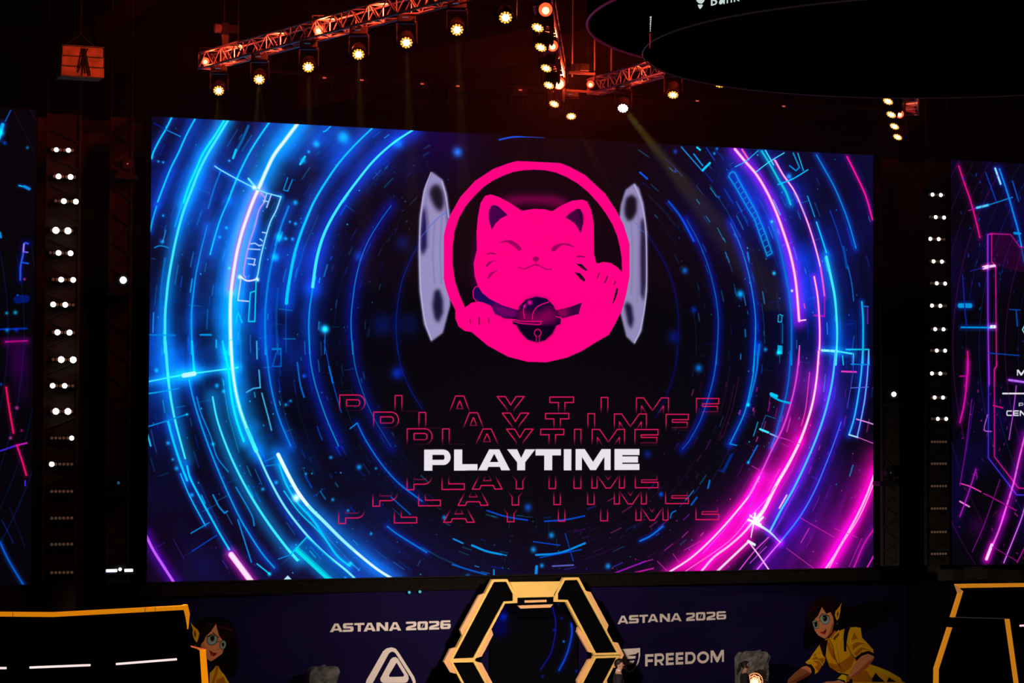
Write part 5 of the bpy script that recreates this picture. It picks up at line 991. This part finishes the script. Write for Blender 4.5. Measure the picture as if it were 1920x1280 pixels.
dD = (D3_[-1]-D3_[0]).normalized(); sD = Vector((dD.y, -dD.x, 0))*.30
truss(D3_[-1]+up+sD, D3_[0]+up+sD-dD*5, 'small red-lit truss end at the upper right beyond the scoreboard')

# moving head lamp: base on the truss, yoke, head with lens cells
def make_head(cells=True, core=E_CORE, tilt=0.62, name='moving_head_lamp', ringm=None):
    t = empty(name, (0, 0, 0))
    MB().box((0, .0, .47), (.30, .22, .12)).box((-.09, 0, .545), (.05, .06, .04)).box((.09, 0, .545), (.05, .06, .04)).build('base', BLACKM, t, bevel=.012)
    yk = MB()
    for s_ in (-1, 1): yk.prism([(s_*.165-.012, -.06, .41), (s_*.165-.012, .06, .41), (s_*.165-.012, .055, .10), (s_*.165-.012, .0, .05), (s_*.165-.012, -.055, .10)], (.024, 0, 0))
    yk.box((0, 0, .40), (.35, .12, .03)); yk.build('yoke', BLACKM, t, bevel=.006)
    h = empty('tilt_head', (0, 0, .13)); h.parent = t; h.rotation_euler = (tilt, 0, 0)   # lens axis is -Y before tilting
    bpy.data.objects.remove(h)
    R_ = Matrix.Rotation(tilt, 3, 'X'); ax = R_ @ Vector((0, -1, 0)); c = Vector((0, 0, .13))
    hd = MB().lathe([(.06, -.17), (.095, -.15), (.12, -.05), (.118, .06), (.128, .08), (.128, .115), (.112, .118)], c, ax, 24).build('head', BLACKM, t, smooth=False)
    if cells:
        a_ = ax.orthogonal().normalized(); b_ = ax.cross(a_); m = MB()
        for i in range(11):
            q = 2*math.pi*i/11; m.lathe([(.019, .0), (.019, .006), (.010, .011)], c+ax*.116+(a_*math.cos(q)+b_*math.sin(q))*.084, ax, 8)
        m.build('outer_lens_ring', ringm or E_AMBER, hd); m = MB()
        for i in range(6):
            q = 2*math.pi*i/6; m.lathe([(.026, .0), (.026, .008), (.012, .013)], c+ax*.116+(a_*math.cos(q)+b_*math.sin(q))*.043, ax, 8)
        m.lathe([(.026, .0), (.026, .010), (.012, .016)], c+ax*.116, ax, 8); m.build('centre_lenses', core, hd)
        MB().box((-.02, -.113, .475), (.10, .006, .012)).build('display', E_BLUEDIM, t)
    else:
        MB().lathe([(.10, .0), (.10, .006)], c+ax*.117, ax, 24).build('lens', BLACK, hd); MB().box((0, -.113, .47), (.07, .006, .03)).build('display', E_REDDIM, t)
    return t, c+ax*.12, ax
proto, loff, lax = make_head(); protoB, loffB, laxB = make_head(tilt=0.95); protoR, loffR, laxR = make_head(core=E_CORE_O, tilt=.75, ringm=E_CORE_O); protoK, loffK, _ = make_head(False)
used = set()
def put(pr, off, P3, rz, label, group, z=None):
    o = pr if pr not in used else copy_tree(pr)
    if o is pr: used.add(pr)
    M = Matrix.Rotation(rz, 3, 'Z'); o.rotation_euler = (0, 0, rz); o.location = P3-M @ off; tag(o, label, 'stage light', group); return o
names = ['leftmost', 'second from left', 'third from left', 'middle', 'fifth from left', 'sixth from left', 'rightmost']
GA = 'amber moving heads under the left sloping truss'
beams = []
for i, P3 in enumerate(A3):
    put(proto, loff, P3, -.34, 'amber-lens lamp hanging from the left sloping truss, %s of seven' % names[i], GA); beams.append((P3, i))
for i, P3 in enumerate(B3): put(protoB, loffB, P3, -.9, 'amber slanted lamp beside the steep red truss, %s from the top' % ['first', 'second', 'third', 'fourth', 'lowest, fifth'][i], 'amber lamps along the steep truss')
put(protoB, loffB, C3[0], -.4, 'amber lamp hanging lowest, directly above the right of the emblem ring', 'amber lamps under the right truss')
put(protoR, loffR, C3[1], -.5, 'lamp with pinkish-white lens and broad beam below the short truss', 'amber lamps under the right truss')
put(protoB, loffB, C3[2], -.5, 'amber lamp at the left rim of the big round scoreboard', 'amber lamps under the right truss')
put(protoB, loffB, C3[3], -.5, 'small amber lamp half hidden under the scoreboard underside', 'amber lamps under the right truss')
for i, P3 in enumerate(D3_): put(protoB, loffB, P3, -1.15, 'slanted amber lamp in the far right column, %s from the top' % ['first', 'second', 'third', 'lowest, fourth'][i], 'amber lamps in the far right column')
rail_l, rail_r = on_y(560, 150, -.45), on_y(1560, 200, -.45); zr = 13.02
o = MB().tube((-6, -.45, zr), (8.6, -.45, zr), .03, 8).tube((-5, -.45, zr), (-5, -.45, 25), .008, 5).tube((1, -.45, zr), (1, -.45, 25), .008, 5).tube((8, -.45, zr), (8, -.45, 25), .008, 5).build('hanging_rail', BLACKM); tag(o, 'thin dark rail above the centre screen holding the unlit lamps', 'rail')
for i, (x, y, n_) in enumerate([(605, 183, 'faintest, above left of the screen'), (675, 187, 'faint one right of the far left one'), (788, 193, 'faint one left of the emblem'), (855, 199, 'nearest left of the emblem'), (972, 206, 'directly above the emblem ring'), (1036, 211, 'just below the lowest slanted amber lamp'), (1303, 231, 'above the upper right arcs'), (1465, 243, 'rightmost, near the screen corner')]):
    P3 = on_y(x, y, -.45); P3.z = 12.94; P3.y = -.56; put(protoK, Vector((0, -.113, .47)), P3, -.1, 'unlit lamp with red display, %s' % n_, 'unlit lamps above the screen')

# red floodlights
def flood(px, py, z, tgt, label, size=.10, hot=False, power=10, fwd=0.0):
    p = on_z(px, py, z); p = p+(CAM-p).normalized()*fwd; t = empty('red_floodlight', p); tag(t, label, 'floodlight', 'red floodlights on the trusses'); ax = (Vector(tgt)-p).normalized()
    MB().lathe([(.5*size, .30), (.9*size, .28), (1.1*size, .10), (1.15*size, .0), (1.0*size, -.005)], (0, 0, 0), -ax, 20).build('can', BLACKM, t)
    MB().lathe([(.98*size, .0), (.90*size, .012), (.5*size, .015)], ax*.008, ax, 20).build('lens', E_RED, t)
    c_ = (.74 if power > 600 else .52)*size; MB().lathe([(c_, .0), (c_*.9, .014), (c_*.4, .02)], ax*.022+Vector((0, 0, -size*.15)), ax, 16).build('bulb', E_REDHOT, t)
    m = MB(); s_ = ax.cross(Vector((0, 0, 1))).normalized()
    for k in (-1, 1): m.tube(s_*k*(size*1.25), s_*k*(size*1.25)+Vector((0, 0, .26)), .012, 6)
    m.tube(s_*-(size*1.25)+Vector((0, 0, .26)), s_*(size*1.25)+Vector((0, 0, .26)), .012, 6); 
    best = min(((a_+(b_-a_)*max(.02, min(.98, (p-a_).dot(b_-a_)/(b_-a_).length_squared)))-p for a_, b_ in TR), key=lambda v: v.length)
    m.tube((0, 0, .26), best+Vector((0, 0, .12)), .012, 6); m.build('bracket', BLACKM, t)
    l = light('red_flood_light', 'SPOT', p+ax*.10, (1, .06, .015), power, p+ax, .06, 160, .6); return p
camp = CAM
flood(1048, 156, ZTR-.12, camp, 'brightest red-orange floodlight glaring at the lower end of the steep truss', .125, True, 1300, .95)
flood(1036, 86, ZTR-.12, camp, 'red floodlight halfway up the steep truss', .10, True, 160, .95)
flood(1023, 18, ZTR-.12, camp, 'red floodlight at the top of the steep truss, cut by the frame', .11, True, 160, 1.4)
flood(385, 115, ZTR-.02, camp, 'small red floodlight at the far left tip of the left truss', .075, False, 60)
flood(597, 57, ZTR-.02, camp, 'red floodlight in the middle of the left sloping truss', .085, False, 90)
flood(1107, 158, ZTR-.12, camp, 'dim red floodlight at the left end of the short right truss', .075, False, 90, .5)
flood(1687, 214, ZTR-.4, camp, 'red floodlight on the small truss end at the far upper right', .085, True, 50, .4)
# added red spots without fixtures, put in to redden the trusses
for P3, e in ((A3[0], 150), (A3[1], 150), (A3[2], 150), (A3[3], 150), (A3[4], 150), (A3[5], 150), (C3[1], 130), (C3[2], 130)):
    q = P3+up+Vector((.25, -.75, .12)); light('red_truss_fill', 'SPOT', q, (1, .055, .018), e, P3+up+Vector((-.3, .3, 0)), .03, 120, .8)
light('red_truss_fill', 'SPOT', B3[2]+up+Vector((1.2, -.6, .1)), (1, .05, .02), 35, B3[2]+up+Vector((0, 0, .1)), .05, 120, .8)
light('red_roof_fill', 'SPOT', B3[4]+Vector((.6, .3, .6)), (1, .05, .012), 260, on_y(1120, 95, 3.2), .1, 60, 1.0)  # added spot without a fixture, reddens the roof beams

# chain hoist, hanging case, cables
p = on_z(420, 112, ZTR+.15); t = empty('chain_hoist', p); tag(t, 'red-lit chain hoist with cable bundle on top of the left truss end', 'hoist')
m = MB(); rs = random.Random(4)
for i in range(9): m.tube((rs.uniform(-.13, .13), rs.uniform(-.06, .06), -.12), (rs.uniform(-.08, .10), rs.uniform(-.06, .06), .48), rs.uniform(.016, .03), 6)
m.build('cable_bundle', mat('cable_jacket', (.25, .22, .22), .6, noise=.3), t)
MB().box((.0, 0, .60), (.15, .16, .24)).box((.17, 0, .60), (.20, .14, .16)).build('motor', BLACKM, t, bevel=.015); MB().lathe([(.03, -.08), (.09, -.06), (.09, .06), (.03, .08)], (-.13, 0, .60), (1, 0, 0), 14).build('brake_housing', mat('cable_jacket', (.25, .22, .22)), t); MB().tube((0, 0, .6), (0, 0, 8), .012, 6).build('chain', BLACKM, t)
p = on_y(150, 121, -4.5); t = empty('hanging_case', (p.x, p.y, p.z-.26)); tag(t, 'red-lit square slatted case hanging alone at the upper left', 'case')
m = MB(); CASE = mat('case_panel', (.35, .16, .12), .7, noise=.4, nscale=5)
for i in range(3): m.box((0, 0, .10+i*.175), (.70+.02*(2-i), .5, .165))
m.build('case_body', CASE, t, bevel=.015); m = MB()
for z in (.012, .187, .362, .537): m.box((0, -.255, z), (.74, .02, .016))
m.build('slat_rail', BLACKM, t); m = MB()
for i in range(10): m.tube((rs.uniform(-.03, .08), -.27, .50), (rs.uniform(-.16, .16), -.27, rs.uniform(.02, .2)), .010, 5)
m.build('cable_bundle', BLACK, t); m = MB()
for sx in (-.3, .3): m.tube((sx, 0, .55), (0, 0, .78), .01, 5)
m.tube((0, 0, .78), (0, 0, 9), .01, 5); m.build('suspension_wire', BLACKM, t)
light('red_truss_fill', 'SPOT', A3[0]+up+Vector((-.2, -1.6, .3)), (1, .055, .018), 110, on_z(420, 112, ZTR+.5), .03, 50, .8)  # added red spot on the chain hoist, no fixture
light('case_red_light', 'SPOT', p+Vector((1.5, -6, 1.5)), (1, .12, .03), 1100, p, .1, 10, .4)
for i, (x, y0, y1, n_) in enumerate([(1115, 60, 135, 'just left of the small round rim'), (1146, 60, 128, 'right of the other, under the round rim'), (1073, -30, 120, 'thin one nearest the steep truss')]):
    a_ = on_y(x, y1, C3[0].y-.2); b_ = on_y(x-(7 if i == 0 else 0), y0-60, C3[0].y-.2); a_.z = ZTR+.15; b_.x = a_.x-(.1 if i == 0 else 0); b_.y = a_.y; b_.z = 24.95
    m = MB().tube((0, 0, 0), b_-a_, .016, 6); o = m.build('suspension_cable', mat('steel_cable', (.3, .28, .28), .5, noise=.2)); o.location = a_; tag(o, 'red-lit vertical steel cable above the short truss, %s' % n_, 'cable', 'steel cables above the short truss')
p = on_z(1090, 127, ZTR+.1); t = empty('dimmer_box', p); tag(t, 'small red-lit control box beside the brightest red floodlight', 'box'); MB().box((.03, 0, 0), (.20, .22, .14)).box((-.12, 0, -.01), (.10, .18, .16)).build('box_body', mat('grey_box', (.3, .28, .28), .6, noise=.2), t, bevel=.01); MB().box((.0, 0, -.11), (.55, .10, .04)).build('mounting_bar', ALU, t)
p = on_z(1706, 194, ZTR+.0); t = MB().prism([(-.08, 0, -.16), (.14, 0, -.20), (.08, 0, .12), (-.12, 0, .10)], (0, .1, 0)).build('flag_panel', mat('red_panel', (.5, .12, .09), .7, noise=.3)); t.location = p; tag(t, 'small dull red panel beside the far right truss end', 'panel')
light('red_truss_fill', 'SPOT', p+Vector((-.6, -1.4, -.3)), (1, .12, .055), 60, p, .05, 70, .8)  # added red spot for the panel, no fixture

# ------------------------------------------------------------------ round hanging scoreboard
Dp = 28.0; cc_ = CAM+Vector((CF.x, CF.y, 0)).normalized()*Dp+Vector((CR.x, CR.y, 0)).normalized()*(840/FPX*Dp); z1, R1, R2 = CAM.z+.164*Dp, .1385*Dp, .163*Dp; z2 = CAM.z+.1765*Dp
t = empty('round_scoreboard', (cc_.x, cc_.y, z1)); tag(t, 'huge dark round scoreboard hanging from the ceiling at the upper right', 'scoreboard'); BRD = mat('scoreboard_shell', (.003, .0032, .0025), .9, noise=.3, nscale=.7, spec=0.0)
MB().lathe([(R1-.03, 0), (R1, .02), (R1, z2-z1+.05)], (0, 0, 0), (0, 0, 1), 128).build('lower_drum', BRD, t)
MB().lathe([(R2-.03, 0), (R2, .02), (R2, 3.0), (R2-.3, 3.1)], (0, 0, z2-z1), (0, 0, 1), 128).build('upper_drum', BRD, t)
def torus(R, z, r, name, m):
    n = 160; v = []; f = []
    for i in range(n):
        q = 2*math.pi*i/n
        for j in range(6):
            s_ = 2*math.pi*j/6; v.append(((R+r*math.cos(s_))*math.cos(q), (R+r*math.cos(s_))*math.sin(q), z+r*math.sin(s_)))
    for i in range(n):
        for j in range(6): f.append((i*6+j, ((i+1) % n)*6+j, ((i+1) % n)*6+(j+1) % 6, i*6+(j+1) % 6))
    MB().add(v, f).build(name, m, t)
torus(R2, z2-z1, .016, 'upper_rim', E_PURP); torus(R1, 0, .010, 'lower_rim', mat('dim_rim', (.10, .06, .10), .4, emit=(.08, .04, .07), estr=.10))  # both rims glow faintly where a glossy edge would reflect
m = MB()
for k in range(4): q = k*math.pi/2+.5; m.tube((math.cos(q)*2.5, math.sin(q)*2.5, 3), (math.cos(q)*2.0, math.sin(q)*2.0, 24.9-z1), .03, 6)
m.build('suspension_wire', BLACKM, t)
def on_cyl(px, py, R):
    d = ray(px, py); ox, oy = CAM.x-cc_.x, CAM.y-cc_.y; a_ = d.x**2+d.y**2; b_ = ox*d.x+oy*d.y; c = ox*ox+oy*oy-R*R; disc = max(b_*b_-a_*c, 0); s_ = (-b_-math.sqrt(disc))/a_
    return CAM+d*s_-Vector((cc_.x, cc_.y, z1))
def cylpoly(mb, pts, R=R1+.006):
    P = [on_cyl(x, y, R) for x, y in pts]; n = len(P); mb.add(P, [tuple(range(n))])
m = MB()     # display on the drum: lettering and a round mark
def sl(x, y): return (x, y-(x-1333)*0.19)
cylpoly(m, [sl(1333, 11), sl(1336, 11), sl(1336, -11), sl(1333, -11)]); cylpoly(m, [sl(1336, 11), sl(1342, 10.5), sl(1345, 7), sl(1344, 3), sl(1341, 0), sl(1338, 0), sl(1338, 3), sl(1341, 4), sl(1341.5, 7), sl(1340, 8.2), sl(1336, 8.2)]); cylpoly(m, [sl(1336, 2.5), sl(1341, 2), sl(1343, -3), sl(1341, -9), sl(1336, -11), sl(1336, -8), sl(1339, -6), sl(1340, -3), sl(1336, -.5)])
cylpoly(m, [sl(1349, 11), sl(1352, 12), sl(1356, 9), sl(1356, 12), sl(1359, 12), sl(1359, -3), sl(1355, -6), sl(1349, -4), sl(1350, -2), sl(1355, -3), sl(1356, 1), sl(1350, 3), sl(1348, 7)]); cylpoly(m, [sl(1362.5, 12), sl(1365, 12), sl(1365, 1), sl(1368, -2), sl(1370, 1), sl(1370, 12), sl(1372.5, 12), sl(1372.5, -2), sl(1369, -5), sl(1362.5, -5)])
cylpoly(m, [sl(1376, 12), sl(1378.5, 12), sl(1378.5, 6), sl(1384, 12), sl(1387, 12), sl(1381, 4), sl(1387, -4), sl(1384, -4), sl(1378.5, 2), sl(1378.5, -11), sl(1376, -11)])
m.build('lettering', E_TEALT, t); m = MB(); cylpoly(m, [(1305, -4), (1306, 2), (1310, 6), (1316, 7), (1320, 3), (1322, -2), (1321, -10), (1306, -10)]); cylpoly(m, [(1308, 9), (1312, 8.5), (1317, 8.5), (1318, 10), (1315, 15), (1312.5, 17), (1310, 14)]); m.build('round_mark', E_TEALT, t)
m = MB(); rs = random.Random(1)
for i in range(7): y = 31+i*4.2; cylpoly(m, [(1218.3+rs.uniform(0, 1), y), (1221.8-i*.3, y-.5), (1221.6-i*.3, y+3), (1218.2, y+3.4)])
m.build('edge_lettering', mat('pale_edge_led', (.7, .8, .8), .4, emit=(.6, .72, .68), estr=.7), t); m = MB(); cylpoly(m, [(1217.8, 62), (1219.8, 62), (1219.2, 90), (1217.8, 91)]); m.build('edge_red_light', mat('red_edge_led', (.5, .05, .05), .4, emit=(.45, .01, .01), estr=.7), t)

# ------------------------------------------------------------------ LED batten towers
TOW = mat('dull_black_steel', (.06, .05, .045), .8, noise=.2, spec=0.0)
def tower(x, w_, label, y=-.15, z0=3.1, z1_=12.0):
    t = empty('lamp_tower', (x, y, z0)); tag(t, label, 'lamp tower'); hh = z1_-z0
    for s_ in (-1, 1):
        MB().box((s_*w_/2, -.02, hh/2), (.05, .05, hh)).build('post', TOW, t)
        MB().tube((s_*w_/2, -.02, hh), (s_*w_/2, -.02, 25.0-z0), .008, 5).build('suspension_wire', TOW, t)
    m = MB(); n = int(hh/.26)
    for i in range(n): m.tube((-w_/2 if i % 2 else w_/2, -.02, .02+i*(hh-.04)/n), (w_/2 if i % 2 else -w_/2, -.02, .02+(i+1)*(hh-.04)/n), .016, 5)
    m.build('lattice', TOW, t); MB().box((0, .02, hh/2), (w_-.06, .02, hh)).build('back_panel', TOW, t); return t
xl = on_y(117, 700, -.3).x; xr = on_y(1762, 700, -.3).x; xL2 = on_y(226, 700, -.3).x; xR2 = on_y(1674, 700, -.3).x
tower(xl, .62, 'dark lamp tower left of the centre screen carrying the LED battens'); tower(xr, .56, 'dark lamp tower right of the centre screen carrying the LED battens')
tower(xL2, .40, 'narrow dark tower between the left battens and the centre screen'); tower(xR2, .40, 'narrow dark tower between the centre screen and the right battens')
ordn = ['topmost', 'second', 'third', 'fourth', 'fifth', 'sixth', 'seventh', 'eighth', 'ninth', 'tenth', 'eleventh', 'twelfth', 'thirteenth', 'fourteenth', 'fifteenth', 'sixteenth', 'lowest']
disc = MB().lathe([(.050, 0), (.048, .012), (.022, .02)], (0, 0, 0), (0, -1, 0), 14); sml = MB().lathe([(.030, 0), (.030, .008), (.018, .012)], (0, 0, 0), (0, -1, 0), 12)
def batten(cx_, cy_, pitch_px, lit, side, i, n, Elit, scale=1.0):
    c = on_y(cx_, cy_, -.32); t = empty('led_batten', c); st = 'two lit lamps' if len(lit) == 2 else 'one lit lamp' if lit else 'no lit lamps'
    tag(t, 'LED batten on the %s tower, %s, %s' % (side, st, (ordn[i]+' from the top') if 0 < i < n-1 else ('topmost' if i == 0 else 'lowest')), 'LED batten', 'LED battens on the %s tower' % side)
    pm = (on_y(cx_+pitch_px, cy_, -.32)-c).x
    MB().box((0, .08, 0), (pm*6+.05, .12, .10)).build('housing', BLACK, t, bevel=.01)
    for k in range(6):
        o = (disc if k in lit else sml).build('lamp', Elit if k in lit else E_DIM, t); o.location = ((k-2.5)*pm, .015, 0)
        if k in lit and scale != 1: o.scale = (scale,)*3
Lb = [(281, 2, .85), (331, 2.5, 1), (377, 4, 1), (432, 1, 1.25), (474, 2, 1), (524, 3, 1), (571, 0, 1), (623, 1.2, 1.05), (674, 3, 1.2), (723, 0, .95), (771, 1, 1.2), (821, 5, .85), (870, 0, .95), (921, -1, 1), (971, -1, 1), (1020, -1, 1), (1073, -1, 1)]
litL = {281: 106, 331: 110, 377: 120, 432: 105, 474: 110, 524: 115, 571: 100, 623: 108, 674: 115, 723: 99, 771: 105}
for i, (y, _, s_) in enumerate(Lb):
    tilt_ = 118.5-(y-281)*.0052
    if y in litL: k = int(round((litL[y]-(tilt_-19))/7.6)); k = max(0, min(2, k)); cx_ = litL[y]+(2.5-k)*7.5; lit = (k, k+3)
    else: cx_ = 116; lit = (5,) if y == 821 else (0,) if y == 870 else ()
    batten(cx_, y, 7.5, lit, 'left', i, len(Lb), E_WHITE, s_)
Rb = [(365, 1749), (407, 1755), (448, 1745), (490, 1751), (531, 1757), (573, 1748), (617, 1754), (657, 1757), (700, 1748), (745, 1753), (785, 1759), (828, None), (869, None), (911, None), (953, None), (997, None), (1038, None)]
for i, (y, x) in enumerate(Rb):
    if x: k = max(0, min(2, int(round((x-1746)/5.6)))); cx_ = x+(2.5-k)*5.2; lit = (k, k+3)
    else: cx_ = 1761; lit = ()
    batten(cx_, y, 5.2, lit, 'right', i, len(Rb), E_WHITE_R, .82)
# single lamps on the narrow towers
def towerlamp(px, py, r, label, m, rz, bars=False):
    c = on_y(px, py, -.55); t = empty('tower_lamp', c, rz); tag(t, label, 'stage light', 'lamps on the narrow towers')
    MB().lathe([(.09, .22), (.12, .15), (.12, .02), (.10, 0)], (0, 0, 0), (0, 1, 0), 20).build('head', BLACKM, t); MB().lathe([(r, 0), (r*.9, .012), (r*.4, .02)], (0, -.004, 0), (0, -1, 0), 16).build('lens', m, t)
    y_ = MB()
    for s_ in (-1, 1): y_.box((s_*.145, .1, -.06), (.02, .08, .24))
    y_.box((0, .1, -.18), (.31, .10, .03)); y_.build('yoke', BLACKM, t, bevel=.005); MB().box((0, .22, -.24), (.44, .32, .09)).build('base', BLACKM, t, bevel=.01)
    if bars:
        for x0, x1 in ((-.27, -.06), (.08, .24)): MB().box(((x0+x1)/2, -.03, -.02), (x1-x0, .03, .055)).build('light_bar', E_COOL, t, bevel=.008)
        MB().box((0, .04, -.05), (.58, .08, .10)).build('bar_housing', BLACKM, t, bevel=.01)
towerlamp(231, 525, .065, 'single white lamp halfway up the narrow left tower', E_WHITE, .1); towerlamp(222, 905, .03, 'faint unlit lamp low on the narrow left tower', E_BLUEDIM, .1); towerlamp(225, 1067, .03, 'lamp with two cool white bars near the foot of the narrow left tower', E_WHITE, 0, True)
towerlamp(239, 307, .015, 'unlit lamp with a red dot near the top of the narrow left tower', E_REDDIM, .1); towerlamp(1676, 739, .05, 'small white lamp on the narrow right tower', E_WHITE, -.5); towerlamp(1670, 886, .015, 'faint unlit lamp low on the narrow right tower', E_BLUEDIM, 0)
for x, y in ((767, 1110), (787, 1109)):
    o = MB().lathe([(.03, 0), (.03, .02), (.01, .03)], (0, 0, 0), (0, -1, 0), 10).build('indicator_light', mat('teal_indicator', (.1, .4, .5), .4, emit=(0, .3, .4), estr=.7)); o.location = on_y(x, y, -.06); tag(o, 'tiny teal indicator light under the screen edge, %s of two' % ('left' if x < 780 else 'right'), 'indicator light', 'teal indicators under the screen')

# ------------------------------------------------------------------ haze in the rig and the lamps' beams
hz = bpy.data.materials.new('stage_haze'); hz.use_nodes = True; nt = hz.node_tree; nt.nodes.clear()
ou = nt.nodes.new('ShaderNodeOutputMaterial'); vs_ = nt.nodes.new('ShaderNodeVolumeScatter'); vs_.inputs['Density'].default_value = 0.0010; vs_.inputs['Color'].default_value = (.9, .9, .9, 1); vs_.inputs['Anisotropy'].default_value = .2
nt.links.new(vs_.outputs[0], ou.inputs['Volume'])
h = MB().box((1.0, -7.6, 12.2), (26, 14, 7.6)).build('stage_haze', hz); tag(h, 'thin haze drifting among the trusses above the stage', 'haze', kind='stuff')
AMB = (1.0, .50, .09)
for P3, i in beams[:6]:
    M = Matrix.Rotation(-.34, 3, 'Z'); q = P3+(M @ lax)*.05
    light('amber_beam', 'SPOT', q, AMB, 11000, q+Vector((-.12 if i < 2 else -.02, -.20, -1)), .03, 7, .6)
    if i < 2: light('amber_beam', 'SPOT', q, AMB, 6500, q+Vector((.10, -.20, -1)), .03, 5, .6)
light('pink_white_beam', 'SPOT', C3[1]+Vector((0, -.1, -.05)), (1, .72, .14), 34000, C3[1]+Vector((.75, -.3, -1)), .06, 11, .5)
light('amber_beam', 'SPOT', C3[0]+Vector((0, -.1, -.05)), AMB, 4000, C3[0]+Vector((.5, -.2, -1)), .03, 8, .6)
light('amber_beam', 'SPOT', B3[4]+Vector((0, -.1, -.05)), AMB, 1500, B3[4]+Vector((.35, -.2, -1)), .03, 9, .6)
